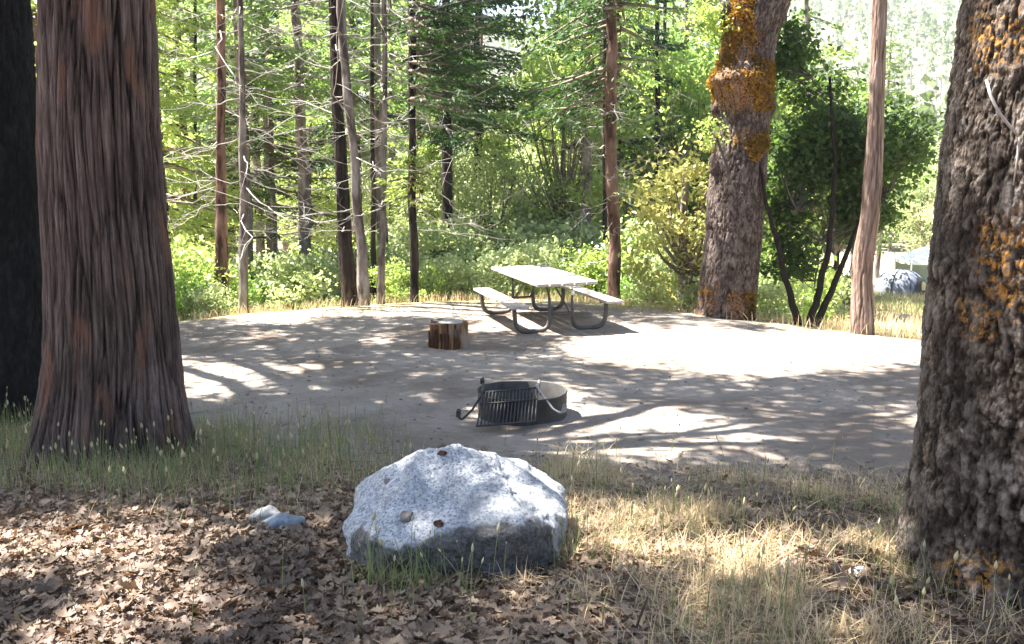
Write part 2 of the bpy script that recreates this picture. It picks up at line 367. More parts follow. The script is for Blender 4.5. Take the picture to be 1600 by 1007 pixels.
# ------------------------------------------------------------------ trunks
def trunk(mb, keys, kind='pine', seg=24, dz=.1, zvis=6.0, flare=0.0, lobes=5, seed=0, bulges=(), amp=1.0):
    """keys: list of (x,y,z,r) bottom to top"""
    K = np.array(keys, float); o = np.argsort(K[:, 2]); K = K[o]
    z0, z1 = K[0, 2], K[-1, 2]
    zs = [z0]
    while zs[-1] < z1: zs.append(zs[-1] + (dz if zs[-1] < zvis else dz * 5))
    zs = np.array(zs); zs[-1] = z1
    # smooth interpolation
    def itp(c):
        v = np.interp(zs, K[:, 2], K[:, c]); 
        k = max(1, int(.12 / dz)); 
        if k > 1 and len(v) > 3 * k:
            vp = np.pad(v, k, 'reflect', reflect_type='odd'); v = np.convolve(vp, np.ones(2 * k + 1) / (2 * k + 1), 'valid')
        return v
    cx, cy, rr = itp(0), itp(1), itp(3)
    wa = min(.05, .35 * float(np.median(rr))) if np.median(rr) < .3 else .008; cx = cx + wa * (vnoise(zs * 1.1, seed * 3.7) - .5) * 2; cy = cy + wa * (vnoise(zs * 1.1, seed * 5.1 + 9) - .5) * 2
    th = np.arange(seg) * 2 * math.pi / seg
    T, Z = np.meshgrid(th, zs); Rr = np.repeat(rr[:, None], seg, 1)
    X = np.cos(T); Yc = np.sin(T)
    wob = (fbm(X * 1.1 + seed, Yc * 1.1, Z * .9, 3, seed) - .5) * .16
    base = Rr * (1 + wob)
    hgt = Z - z0
    if flare:
        lb = .5 + .5 * np.cos(lobes * T + seed + 1.5 * np.sin(2 * T + seed))
        base = base + Rr * flare * (.35 + .65 * lb) * np.exp(-np.maximum(hgt, 0) / .22)
    for (bz, bth, bs, ba, bw) in bulges:
        dth = np.angle(np.exp(1j * (T - bth)))
        base = base + ba * np.exp(-(dth / bw) ** 2 - ((Z - bz) / bs) ** 2)
    r0 = float(np.median(rr)); qx, qy = X * r0, Yc * r0
    if kind == 'cedar':
        w = (fbm(qx * 2, qy * 2, Z * .8, 3, seed + 3) - .5) * .07
        c, s_ = np.cos(w / r0), np.sin(w / r0); ax, ay = qx * c - qy * s_, qx * s_ + qy * c
        n1 = 1 - np.abs(fbm(ax * 11, ay * 11, Z * .8, 4, seed + 1) * 2 - 1) * 2.2
        n2 = fbm(ax * 62, ay * 62, Z * 2.6, 3, seed + 2)
        st = fbm(ax * 24, ay * 24, Z * 2.5, 3, seed + 8)
        f1, f2 = worley(ax / .05, ay / .045, Z / .95, seed); g1, g2 = worley(ax / .021 + 5, ay / .019, Z / .42, seed + 7)
        gr = np.clip((f2 - f1) * 4.5, 0, 1); g3 = np.clip((g2 - g1) * 3.5, 0, 1)
        hh = np.clip(.08 + .42 * gr + .22 * g3 - np.clip(n1, 0, 1) * .22 + (n2 - .5) * .6 + (st - .5) * .5 + .12, 0, 1)
        disp = (hh - .5) * .036 * amp
    elif kind == 'oak':
        wz = .05 * (fbm(qx * 22, qy * 22, Z * 16, 3, seed + 4) - .5)
        f1, f2 = worley((qx + wz) / .030, (qy + wz) / .030, (Z + wz * 2) / .07, seed)
        g1, g2 = worley((qx + wz) / .062 + 7, (qy + wz) / .062, (Z + wz) / .19, seed + 5)
        e = np.clip((f2 - f1) * 7, 0, 1); e2 = np.clip((g2 - g1) * 6.5, 0, 1)
        fn = fbm(qx * 50, qy * 50, Z * 40, 3, seed + 6)
        rdg = np.clip(1 - np.abs(fbm((qx + wz) * 17, (qy + wz) * 17, Z * 5.5, 3, seed + 13) * 2 - 1) * 3.2, 0, 1)
        r2 = np.clip(1 - np.abs(fbm((qx + wz) * 34, (qy + wz) * 34, Z * 19, 3, seed + 15) * 2 - 1) * 3, 0, 1)
        hh = np.clip(.54 + e * .16 + e2 * .30 - rdg * .50 - r2 * .28 + (fn - .5) * .75, 0, 1)
        disp = (hh - .5) * .029 * amp
    else:
        n1 = fbm(qx * 14, qy * 14, Z * 3, 3, seed + 1)
        hh = np.clip(.5 + (n1 - .5) * 2.2, 0, 1); disp = (hh - .5) * .03 * amp * min(1, r0 / .12)
    rad = base + disp
    V = np.stack([cx[:, None] + rad * X, cy[:, None] + rad * Yc, Z], -1).reshape(-1, 3)
    n = len(zs); i = np.arange(n - 1)[:, None] * seg; j = np.arange(seg)[None, :]; k = (j + 1) % seg
    Q = np.stack([i + j, i + k, i + seg + k, i + seg + j], -1).reshape(-1, 4)
    V = np.vstack([V, [cx[-1], cy[-1], z1]]); c = len(V) - 1
    Tt = [(c, (n - 1) * seg + q, (n - 1) * seg + (q + 1) % seg) for q in range(seg)]
    mb.add(V, Q, Tt, np.append(hh.ravel(), .5))
def pxkeys(rows, Y, top=None, sink=.15):
    """rows: (py, left, right) silhouette in the photo at distance Y"""
    out = []
    for py, l, r in rows:
        c = P((l + r) / 2, py, Y); d = math.sqrt(Y * Y + c[0] ** 2 * .0) * cp + (CAMZ - c[2]) * sp
        out.append([c[0], Y, c[2], (r - l) / 2 / F * d])
    out.sort(key=lambda k: k[2])
    b = list(out[0]); gz = float(g(b[0], b[1])); b[2] = min(b[2], gz) - sink; out.insert(0, b)
    if top:
        a, c = out[-2], out[-1]; s = (top - c[2]) / max(c[2] - a[2], .01)
        k = min(1, .6)
        out.append([c[0] + (c[0] - a[0]) * s * k, c[1], top, c[3] * .35])
    return out

def deadbranches(mb, keys, zlo, zhi, n, L=(.8, 2.2), r=.008, droop=-.15, seed=0, twigs=6):
    rn = np.random.default_rng(seed); K = np.array(sorted(keys, key=lambda k: k[2]))
    for i in range(n):
        z = rn.uniform(zlo, zhi); x = np.interp(z, K[:, 2], K[:, 0]); y = np.interp(z, K[:, 2], K[:, 1]); rr = np.interp(z, K[:, 2], K[:, 3])
        a = rn.uniform(0, 2 * math.pi); l = rn.uniform(*L); d = np.array([math.cos(a), math.sin(a), 0])
        side = np.array([-d[1], d[0], 0]); t = np.linspace(0, 1, 8); cv = rn.normal(0, .35); dr = droop + rn.normal(-.15, .28); up = rn.uniform(-.1, .6)
        p = np.array([x, y, z]) + d * (rr * .7 + t[:, None] * l) + side * (cv * l * t[:, None] ** 2) + np.array([0, 0, 1]) * (dr * l * t + up * l * t ** 2.5)[:, None]
        p[1:] += rn.normal(0, .02 * l, (7, 3))
        tube(mb, p, np.linspace(r * 1.25, r * .35, 8) * rn.uniform(.6, 1.3), 5)
        for q in range(rn.integers(2, twigs + 1)):
            k = rn.integers(2, 8); b = p[k]; s = rn.choice([-1, 1]); tl = l * rn.uniform(.15, .45) * (1.2 - k / 10)
            dd = unit(d * rn.uniform(.3, 1) + side * s * rn.uniform(.4, 1) + np.array([0, 0, rn.normal(-.1, .35)]))
            tt = np.linspace(0, 1, 5)[:, None]
            pp = b + dd * tl * tt + np.array([0, 0, 1]) * (rn.normal(-.1, .2) * tl * tt ** 2) + side * rn.normal(0, .15) * tl * tt ** 2
            tube(mb, pp, np.linspace(r * .5, r * .22, 5), 4, False)
            if tl > .3:
                for w in range(2):
                    b2 = pp[rn.integers(1, 4)]; d2 = unit(dd + rn.normal(0, .7, 3)); t3 = np.linspace(0, 1, 3)[:, None]
                    tube(mb, b2 + d2 * tl * .4 * t3, np.linspace(r * .3, r * .18, 3), 3, False)

def needle_branch(mbL, mbB, p0, az, l, droop, seed_r, leaf, dens, wid=.28, hang=.35):
    rn = seed_r; d = np.array([math.cos(az), math.sin(az), 0]); side = np.array([-d[1], d[0], 0])
    t = np.linspace(0, 1, 6)[:, None]; up = rn.uniform(.0, .25)
    path = lambda t: p0 + d * l * t + np.array([0, 0, 1]) * (droop * l * t ** 1.4 + up * l * t ** 3)
    tube(mbB, path(t), np.linspace(.02 + .012 * l, .006, 6), 4, False)
    n = max(6, int(l * dens)); tt = rn.uniform(.12, 1.05, n)[:, None] ** .8
    wl = (wid * l * (1.1 - tt) + .10)
    s = rn.normal(0, .55, (n, 1)); C = path(tt) + side * s * wl - np.array([0, 0, 1]) * np.abs(rn.normal(0, .5, (n, 1))) * wl * hang + rn.normal(0, .03, (n, 3))
    D = d * rn.uniform(.3, 1, (n, 1)) + side * np.sign(s) * rn.uniform(.1, .9, (n, 1)) + np.array([0, 0, -1]) * rn.uniform(0, .8, (n, 1)) * (hang * 1.6) + rn.normal(0, .2, (n, 3))
    Nn = np.array([0, 0, 1.]) + rn.normal(0, .55, (n, 3))
    leaves(mbL, C, D, leaf * rn.uniform(.6, 1.4, n), .33, .08, Nn)
def conifer_parts(seed, H, z0, Rad, nb, leaf, dens, droop=-.25, base=(0, 0, 0), keys=None, hang=.35, gap=0.0, azs=None, top=1.0):
    rn = np.random.default_rng(seed); L = MB(); B = MB(); base = np.array(base, float)
    K = np.array(keys) if keys is not None else None
    for i in range(nb):
        u = rn.uniform(0, 1) ** .9 * top; z = z0 + (H - z0) * u
        if gap and vnoise(z * 1.3, seed) < gap: continue
        l = Rad * ((1 - u) ** .75 * rn.uniform(.55, 1.15) + .08)
        if K is not None: p0 = np.array([np.interp(z, K[:, 2], K[:, 0]), np.interp(z, K[:, 2], K[:, 1]), z])
        else: p0 = base + [0, 0, z]
        az = rn.uniform(0, 2 * math.pi) if azs is None else rn.uniform(*azs)
        needle_branch(L, B, p0, az, l, droop + rn.normal(0, .12), rn, leaf, dens, hang=hang)
    return L, B
def broad_parts(seed, centre, rx, rz, nclump, per, leaf, sig=.35, base=None, hollow=.45, limb_r=.05, thr=.0, wr=.62):
    rn = np.random.default_rng(seed); L = MB(); B = MB(); C0 = np.array(centre, float)
    if base is None: base = C0 - [0, 0, rz]
    k = 0; cl = []
    while len(cl) < nclump and k < nclump * 12:
        k += 1; v = unit(rn.normal(size=3)); r = rn.uniform(hollow, 1) ** .7
        p = v * r * np.array([rx, rx, rz]); 
        q = p * .55 + seed
        if vnoise(q[0], q[1], q[2]) < thr: continue
        p *= 1 + .35 * (float(vnoise(*(v * 1.7 + seed))) - .5); cl.append(C0 + p)
    for i, c in enumerate(cl):
        s = sig * rn.uniform(.6, 1.35); n = int(per * rn.uniform(.6, 1.4))
        pts = c + rn.normal(0, 1, (n, 3)) * [s, s, s * .55]
        D = rn.normal(0, 1, (n, 3)) + [0, 0, -.35]; Nn = rn.normal(0, .7, (n, 3)) + [0, 0, 1]
        leaves(L, pts, D, leaf * rn.uniform(.6, 1.35, n), wr, .1, Nn)
        if i % 3 == 0 and limb_r > 0:
            b = np.array(base, float); t = np.linspace(0, 1, 6)[:, None]; mid = (b + c) / 2 + rn.normal(0, .25, 3) + [0, 0, -.1 * rz]
            pts = b * (1 - t) ** 2 + 2 * mid * t * (1 - t) + c * t ** 2
            tube(B, pts, np.linspace(limb_r, limb_r * .2, 6), 5, False)
    return L, B

# ================================================================== FOREGROUND TREES
# --- big cedar, left
YC = 6.0
ck = pxkeys([(-20, 64, 244), (200, 68, 254), (400, 73, 267), (520, 72, 276), (600, 68, 284), (660, 62, 292), (705, 58, 298)], YC, 13.0)
for k_ in ck: k_[3] *= .925
gb = GX(180, YC)
ct = empty('cedar_tree', gb, 'large straight cedar trunk with fibrous reddish grey bark beside the grassy bank on the left', 'tree')
mb = MB(); trunk(mb, ck, 'cedar', 620, .014, 4.2, .32, 6, 3)
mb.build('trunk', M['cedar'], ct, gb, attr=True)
# --- dark oak far left, its unseen crown shaped to shade the clearing
YD = 7.4
dk = pxkeys([(-20, -120, 36), (200, -110, 50), (400, -95, 66), (560, -85, 76), (640, -80, 84)], YD, 7.2)
gd = GX(0, YD)
dt = empty('oak_tree', gd, 'nearly black shaded oak trunk cut off by the left edge of the photo', 'tree')
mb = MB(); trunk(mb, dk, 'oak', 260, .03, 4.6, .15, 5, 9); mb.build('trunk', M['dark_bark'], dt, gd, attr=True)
# shade map in picture coordinates: (cx,cy,rx,ry,shade)
SH = [(800, 560, 900, 90, .66), (560, 545, 330, 48, .82), (420, 500, 190, 14, .60), (1230, 555, 280, 40, .16), (860, 485, 270, 22, .0), (700, 473, 500, 14, .0), (880, 510, 130, 16, .05),
      (430, 605, 160, 26, .36), (390, 665, 130, 40, .66), (610, 640, 170, 50, .97), (1000, 610, 180, 24, .62), (1050, 670, 170, 36, .08), (905, 668, 90, 26, .0), (830, 682, 110, 22, .0), (850, 640, 60, 40, .0),
      (1330, 650, 160, 52, .90), (1060, 735, 420, 28, .80), (1060, 712, 220, 12, .35), (620, 725, 120, 30, .95), (720, 760, 160, 60, .62), (820, 790, 70, 40, .1), (620, 790, 40, 20, .15), (620, 870, 200, 50, .9),
      (1000, 810, 170, 30, .35), (1230, 880, 320, 90, .05), (960, 950, 130, 50, .60), (200, 720, 260, 50, .5), (380, 760, 60, 40, .1), (90, 850, 120, 30, .05), (60, 790, 100, 40, .6), (330, 870, 90, 25, .55), (330, 940, 150, 36, .05),
      (250, 900, 300, 90, .62), (480, 960, 150, 60, .85), (700, 970, 160, 60, .80), (100, 900, 120, 25, .9)]
def shade(px, py):
    s = np.full(np.shape(px), .7); 
    for cx, cy, rx, ry, v in SH:
        w = np.exp(-(((px - cx) / rx) ** 2 + ((py - cy) / ry) ** 2) ** 1.5); s = s * (1 - w) + v * w
    s = s * (1 - .9 * np.exp(-(((px - 1200) / 300) ** 2 + ((py - 555) / 38) ** 2) ** 2)) * np.where(px < 1120, sstep(492, 500, py + np.where(px > 730, -25, 0) * (px < 1010)), sstep(500, 600, py + 0 * px) * .6 + .4)
    return s
LC = MB(); LB = MB(); fork = np.array([dk[-1][0], dk[-1][1], 6.6]); targets = []
st = .26
gx, gy = np.meshgrid(np.arange(-8.5, 8.5, st), np.arange(1.6, 18.5, st)); gx = gx.ravel() + rng.uniform(-st / 2, st / 2, gx.size); gy = gy.ravel() + rng.uniform(-st / 2, st / 2, gy.size)
gz = g(gx, gy); px, py = proj(gx, gy, gz)
ok = (px > -260) & (px < 1900) & (py < 1250) & (gy < edge_y(gx) + 1.5)
gx, gy, gz, px, py = [a[ok] for a in (gx, gy, gz, px, py)]
nn = fbm(gx * .85 + 3, gy * .8, 0, 2, 21); rk = np.argsort(np.argsort(nn)) / len(nn)
s_ = shade(px, py); keep = rk < s_ * 1.1 - .09
hc = 8.2 + 2.4 * fbm(gx * .3, gy * .3, 0, 2, 8)
cxyz = np.stack([gx, gy, gz], -1) + SUN[None] * (hc / SUN[2])[:, None]
for c, sh in zip(cxyz[keep], s_[keep]):
    n = int(36 + 26 * sh); sg = .17
    pts = c + rng.normal(0, 1, (n, 3)) * [sg, sg, sg * .8]
    leaves(LC, pts, rng.normal(0, 1, (n, 3)), rng.uniform(.09, .17, n), .7, .08, rng.normal(0, .6, (n, 3)) + SUN)
# unseen leaf clumps added to shade the cedar and black oak trunks
for k in range(620):
    a = rng.uniform(0, 1); base = np.array([rng.uniform(-6.2, -1.9), rng.uniform(5.0, 8.3), rng.uniform(.5, 5.5)]); c = base + SUN * ((8.5 + rng.uniform(0, 2.5) - base[2]) / SUN[2]); n = 26
    leaves(LC, c + rng.normal(0, .2, (n, 3)), rng.normal(0, 1, (n, 3)), rng.uniform(.1, .17, n), .7, .08, rng.normal(0, .6, (n, 3)) + SUN)
tg = cxyz[keep]; idx = rng.choice(len(tg), 34, replace=False)
for i in idx[:22]:
    c = tg[i]; t = np.linspace(0, 1, 9)[:, None]; mid = (fork + c) / 2 + rng.normal(0, .5, 3) + [0, 0, .5]
    p = fork * (1 - t) ** 2 + 2 * mid * t * (1 - t) + c * t ** 2; p[1:-1] += rng.normal(0, .08, (7, 3)); d = np.linalg.norm(c - fork)
    tube(LB, p, np.linspace(.03 + .012 * d, .015, 9), 6, False)
    for q in range(4):
        b = p[rng.integers(4, 9)]; dd = unit(rng.normal(0, 1, 3) * [1, 1, .3]); tt = np.linspace(0, 1, 4)[:, None]; tube(LB, b + dd * rng.uniform(.5, 1.4) * tt, np.linspace(.02, .008, 4), 4, False)
LB.build('limbs', M['limb'], dt, gd); LC.build('crown', M['leaf_canopy'], dt, gd)  # out of view; clumps set where they cast the mapped shade

# cedar's own upper crown (out of frame)
L, B = conifer_parts(31, 12.8, 8.2, 2.2, 70, .16, 40, base=(0, 0, 0), keys=ck); L.build('crown', M['needle_dark'], ct, gb); B.build('branches', M['limb'], ct, gb)

# --- right foreground oak
YR = 3.45
rk_ = pxkeys([(-40, 1512, 1860), (0, 1508, 1840), (200, 1484, 1812), (400, 1470, 1808), (600, 1456, 1822), (760, 1436, 1836), (860, 1424, 1846), (930, 1412, 1858)], YR, 6.5)
for k_ in rk_: k_[3] *= .955
gr = GX(1635, YR)
rt = empty('oak_tree', gr, 'thick oak trunk with blocky bark and orange lichen filling the right edge of the photo', 'tree')
mb = MB(); trunk(mb, rk_, 'oak', 1000, .0085, 2.9, .10, 5, 4, amp=.85); V = np.concatenate(mb.V); pv, qv = proj(V[:, 0], V[:, 1], V[:, 2]); lw = lambda items: np.max([v * np.exp(-(((pv - a) / b) ** 2 + ((qv - c) / d) ** 2) ** 1.5) for a, c, b, d, v in items], axis=0)
mb.build('trunk', M['oak'], rt, gr, attr=True, lich=lw([(1575, 420, 70, 110, 1.), (1540, 490, 60, 60, .8), (1560, 60, 70, 90, .75), (1520, 895, 90, 55, .9), (1440, 905, 40, 30, .6), (1600, 330, 40, 60, .7)]))
L, B = broad_parts(77, (2.6, 2.2, 8.0), 2.6, 1.2, 40, 40, .12, .35, base=(rk_[-1][0], YR, 6.3), limb_r=.09); B.build('limbs', M['limb'], rt, gr); L.build('crown', M['leaf_canopy'], rt, gr)
# pale dead twig leaning on the trunk
mb = MB(); q = [P(1541, 125, 3.02), P(1548, 150, 3.0), P(1560, 175, 2.99), P(1578, 198, 2.98), P(1592, 214, 2.97)]
tube(mb, q, [.004, .005, .005, .0045, .004], 6)
q2 = [P(1592, 214, 2.97), P(1590, 245, 2.98), P(1583, 290, 2.98)]; tube(mb, q2, [.004, .003, .002], 6)
mb.build('bare_twig', M['twig'], rt, gr)

# --- mid oak with mossy burls
YO = 14.2
ok_ = pxkeys([(-40, 1172, 1258), (0, 1152, 1234), (60, 1138, 1212), (110, 1130, 1206), (160, 1122, 1204), (210, 1122, 1200), (300, 1108, 1195), (380, 1102, 1188), (440, 1094, 1182), (492, 1089, 1178)], YO)
top = ok_[-1]; ok_.append([top[0] + .5, YO, 8.5, .30])
go = GX(1135, YO)
ot = empty('oak_tree', go, 'massive oak trunk with knobbly orange moss burls right of the picnic table', 'tree')
mb = MB(); trunk(mb, ok_, 'oak', 300, .028, 7.5, .08, 4, 6, amp=1.1,
   bulges=((P(0, 128, YO)[2], math.pi * 1.3, .20, .34, 1.0), (P(0, 165, YO)[2], math.pi * 1.75, .16, .10, .9), (P(0, 30, YO)[2], math.pi * 1.2, .35, .14, .8),
           (P(0, 85, YO)[2], math.pi * 1.05, .12, .08, .5), (P(0, 250, YO)[2], math.pi * 1.08, .12, .10, .35), (P(0, 175, YO)[2], math.pi * 1.02, .15, .10, .4)))
V = np.concatenate(mb.V); pv, qv = proj(V[:, 0], V[:, 1], V[:, 2])
tro = mb.build('trunk', M['oak_mid'], ot, go, attr=True, lich=lw([(1150, 60, 45, 70, .9), (1150, 140, 60, 45, 1.), (1105, 470, 40, 60, .55), (1150, 480, 35, 40, .7), (1165, 215, 40, 22, .6), (1125, 340, 20, 60, .3)]))
# moss tufts over the burls
V = np.concatenate(mb.V)[:-1]; cen = np.array([np.interp(V[:, 2], [k[2] for k in sorted(ok_, key=lambda a: a[2])], [k[0] for k in sorted(ok_, key=lambda a: a[2])])]).T
pv, qv = proj(V[:, 0], V[:, 1], V[:, 2])
nrm = np.stack([V[:, 0] - cen[:, 0], V[:, 1] - YO, np.zeros(len(V))], -1)
dens = (fbm(V[:, 0] * 3.2, V[:, 1] * 3.2, V[:, 2] * 2.2, 3, 44) )
want = ((qv < 172) & (qv > -20) & (dens > .43) & (pv < np.interp(qv, [0, 85, 100, 165], [1180, 1178, 1208, 1208]))) | ((qv > 455) & (dens > .60)) | ((dens > .665) & (qv > 172) & (qv < 260))
want &= (nrm[:, 0] < .28 * np.interp(qv, [0, 120, 180], [.6, 1.2, 1.2]))
ii = np.nonzero(want)[0]; ii = rng.choice(ii, min(len(ii), 15000)); C = V[ii] + unit(nrm[ii]) * rng.uniform(0, .05, (len(ii), 1)) + rng.normal(0, .012, (len(ii), 3))
mm = MB(); leaves(mm, C, rng.normal(0, .6, C.shape) + unit(nrm[ii]), rng.uniform(.03, .065, len(ii)), .7, .1); mm.build('moss', M['moss'], ot, go)
# burl knots
def knob(mb, c, r, sc=(1, 1, 1), seed=0, nseg=28, rough=.35):
    th, ph = np.meshgrid(np.linspace(0, 2 * math.pi, nseg, endpoint=False), np.linspace(0, math.pi, nseg // 2))
    d = np.stack([np.sin(ph) * np.cos(th), np.sin(ph) * np.sin(th), np.cos(ph)], -1)
    rr = r * (1 + rough * (fbm(d[..., 0] * 2 + seed, d[..., 1] * 2, d[..., 2] * 2, 3, seed) - .5) * 2)
    V = (d * rr[..., None] * np.array(sc)).reshape(-1, 3) + np.asarray(c); n, s = nseg // 2, nseg
    i = np.arange(n - 1)[:, None] * s; j = np.arange(s)[None, :]; k = (j + 1) % s
    mb.add(V, np.stack([i + j, i + s + j, i + s + k, i + k], -1).reshape(-1, 4), None, .4)
for (a, b, r) in ((1116, 172, .06), (1118, 262, .11), (1112, 350, .07), (1132, 18, .12)):
    mb = MB(); knob(mb, P(a, b, YO - .15), r, (.9, .9, 1.2), int(a)); mb.build('knot', M['oak_mid'], ot, go, attr=True)
mb = MB(); 
for pts, r in (([(1120, 215), (1136, 262), (1142, 290)], .022), ([(1115, 205), (1118, 235), (1112, 262)], .02)):
    tube(mb, [P(a, b, YO - .62) for a, b in pts], r, 6)
mb.build('dead_stub', M['limb'], ot, go)
L, B = broad_parts(5, P(1125, 20, YO - .1) + [-.1, 0, 0], .35, .4, 12, 60, .07, .14, base=P(1150, 20, YO), limb_r=.012); L.build('leaf_sprig', M['leaf_bright'], ot, go)
L, B = broad_parts(6, P(1110, 205, YO - .5), .18, .22, 7, 45, .06, .1, base=P(1125, 210, YO), limb_r=.01); L.build('leaf_sprig', M['leaf_bright'], ot, go)
L, B = broad_parts(8, (ok_[-1][0] + .8, YO + 1.5, 9.6), 2.6, 1.1, 60, 40, .13, .35, base=(ok_[-1][0], YO, 8.3), limb_r=.1, thr=.3); B.build('limbs', M['limb'], ot, go); L.build('crown', M['leaf_canopy'], ot, go)

# ================================================================== POLE TREES AT THE EDGE
def pole(name, label, rows, Y, top, mat, kind='pine', nd_=0, zr=(1.2, 7.5), Lr=(.8, 2.2), seed=0, crown=None, twmat='twig', seg=40, amp=1.0, br=.008):
    ks = pxkeys(rows, Y, top); gp = np.array([ks[0][0], Y, float(g(ks[0][0], Y))])
    t = empty(name, gp, label, 'tree')
    mb = MB(); trunk(mb, ks, kind, seg, .045, 8, .25, 4, seed, amp=amp); mb.build('trunk', M[mat], t, gp, attr=True)
    if nd_:
        mb = MB(); deadbranches(mb, ks, *zr, nd_, Lr, br, seed=seed); mb.build('dead_branches', M[twmat], t, gp)
    if crown:
        H, z0, Rad, nb, leaf, dens, mname = crown
        L, B = conifer_parts(seed + 50, H, z0, Rad, nb, leaf, dens, keys=ks); L.build('crown', M[mname], t, gp); B.build('branches', M['twig_brown'], t, gp)
    return t
pole('pine_tree', 'reddish brown pine trunk rising out of low green bushes, nearest to the big cedar', [(0, 338, 351), (200, 337, 351), (350, 335, 353), (440, 334, 357), (490, 336, 359)], 16.2, 14, 'pine_red', nd_=26, seed=11, crown=(14, 11.0, 1.5, 12, .16, 30, 'needle_mid'))
pole('pine_tree', 'slim grey brown pine trunk full of bare twigs, second from the big cedar', [(0, 371, 380), (150, 374, 383), (300, 374, 387), (420, 374, 388), (482, 373, 388)], 15.6, 13, 'pine_grey', nd_=34, seed=12, Lr=(.9, 2.4), crown=(13, 10.0, 1.5, 12, .16, 30, 'needle_mid'))
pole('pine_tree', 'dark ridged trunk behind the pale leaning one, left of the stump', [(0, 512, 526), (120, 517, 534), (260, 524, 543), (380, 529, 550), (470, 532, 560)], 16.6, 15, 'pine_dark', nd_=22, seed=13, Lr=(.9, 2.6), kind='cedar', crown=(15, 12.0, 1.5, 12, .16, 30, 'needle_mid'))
pole('pine_tree', 'pale grey trunk leaning left, crossing in front of a dark ridged trunk', [(0, 525, 538), (120, 536, 550), (250, 546, 561), (380, 555, 571), (470, 560, 579)], 15.9, 14, 'pine_grey', nd_=26, seed=14, Lr=(.9, 2.6), crown=(14, 11.0, 1.5, 12, .16, 30, 'needle_mid'))
pole('pine_tree', 'thin light grey trunk between the pale leaning one and the black one', [(0, 596, 604), (150, 597, 605), (300, 594, 603), (468, 588, 601)], 16.3, 12, 'pine_grey', nd_=30, seed=15, Lr=(.5, 1.6), seg=24)
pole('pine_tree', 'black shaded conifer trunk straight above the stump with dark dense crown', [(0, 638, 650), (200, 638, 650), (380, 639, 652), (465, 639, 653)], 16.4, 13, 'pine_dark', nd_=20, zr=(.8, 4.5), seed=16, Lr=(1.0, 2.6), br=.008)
pole('pine_tree', 'brown pine trunk standing just behind the picnic table', [(0, 948, 964), (200, 947, 965), (380, 951, 970), (468, 951, 973)], 17.2, 15, 'pine_red', nd_=22, zr=(.6, 5.0), seed=17, Lr=(.8, 1.9), crown=(15, 12.0, 1.5, 12, .16, 30, 'needle_mid'))
pole('cedar_tree', 'leaning bare pole with peeling reddish bark, in front of the dark leafy tree', [(-10, 1364, 1386), (140, 1358, 1381), (300, 1347, 1375), (420, 1336, 1367), (524, 1328, 1364)], 12.6, 12, 'pole', 'cedar', nd_=4, zr=(5.5, 8), seed=18, seg=90, amp=.6)
pole('young_conifer', 'thin dark sapling trunk right of the twiggy slim pine', [(330, 388, 394), (400, 391, 396), (455, 393, 399)], 21, 5.5, 'pine_dark', nd_=8, zr=(-.4, 3), seed=19, Lr=(.4, 1.0), seg=12, crown=(5.5, .6, 1.1, 60, .13, 50, 'needle_dark'))
pole('young_conifer', 'small brown trunk carrying twiggy dark boughs, left of the crossed trunks', [(330, 423, 431), (400, 425, 433), (462, 427, 434)], 22, 6.0, 'pine_grey', nd_=14, zr=(0, 4), seed=20, Lr=(.6, 1.5), seg=12, crown=(6.5, 1.3, 1.8, 80, .14, 44, 'needle_dark'), twmat='twig_brown')
pole('pine_tree', 'very thin black trunk half hidden between the pale leaning and thin light trunks', [(200, 579, 586), (350, 579, 587), (466, 579, 588)], 18.5, 8, 'pine_dark', nd_=10, zr=(1, 5), seed=21, Lr=(.5, 1.2), seg=14)
pole('pine_tree', 'hazy grey trunk beyond the dirt edge, above the left end of the table', [(150, 698, 706), (300, 700, 710), (420, 703, 713)], 26, 12, 'pine_grey', nd_=24, zr=(0, 7), seed=22, Lr=(.8, 2.0), seg=14, crown=(12, 6.8, 1.6, 40, .16, 40, 'needle_mid'))
for i, (x, Yd, wd, lab) in enumerate(((873, 30, 8, 'purplish brown trunk in the sunny wood, left one of two above the table'), (898, 29, 7, 'pale pinkish trunk in the sunny wood, right one of two above the table'),
        (1027, 27, 9, 'dark trunk left of the yellow leaved bush'), (1039, 31, 7, 'thin dark trunk touching the yellow leaved bush'), (752, 33, 5, 'slim straight trunk in the wood, above the table corner'), (945, 22, 8, 'dark slender trunk directly beside the brown pine behind the table'),
        (484, 30, 6, 'slim distant trunk in bright leaves, left of the crossed trunks'), (610, 34, 5, 'slim distant trunk right of the thin light trunk'), (305, 28, 6, 'dim trunk among yellow green boughs beside the big cedar'), (1228, 30, 6, 'dim trunk in leaves between the mossy oak and the dark leafy tree'))):
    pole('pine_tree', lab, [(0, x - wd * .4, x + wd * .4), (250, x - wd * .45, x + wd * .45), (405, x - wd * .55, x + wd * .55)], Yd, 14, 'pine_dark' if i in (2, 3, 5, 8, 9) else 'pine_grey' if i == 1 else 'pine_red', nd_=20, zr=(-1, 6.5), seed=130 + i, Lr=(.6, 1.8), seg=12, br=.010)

# dark dense crown on the black conifer (separate call so boughs can lean right)
def add_crown(root, seed, H, z0, Rad, nb, leaf, dens, mat, base, droop=-.2, hang=.35, azs=None, top=1.0):
    gp = np.array(root.location); L, B = conifer_parts(seed, H, z0, Rad, nb, leaf, dens, droop, base=base, hang=hang, azs=azs, top=top)
    L.build('crown', M[mat], root, gp); B.build('branches', M['twig_brown'], root, gp)
bt = [o for o in scene.objects if o.get('label', '').startswith('black shaded conifer')][0]
bl = bt.location
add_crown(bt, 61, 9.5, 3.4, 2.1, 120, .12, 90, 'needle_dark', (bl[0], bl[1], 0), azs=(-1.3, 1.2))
add_crown(bt, 62, 2.6, 1.7, .9, 16, .12, 70, 'needle_light', (bl[0], bl[1] - .1, 0), azs=(-2.9, .1))

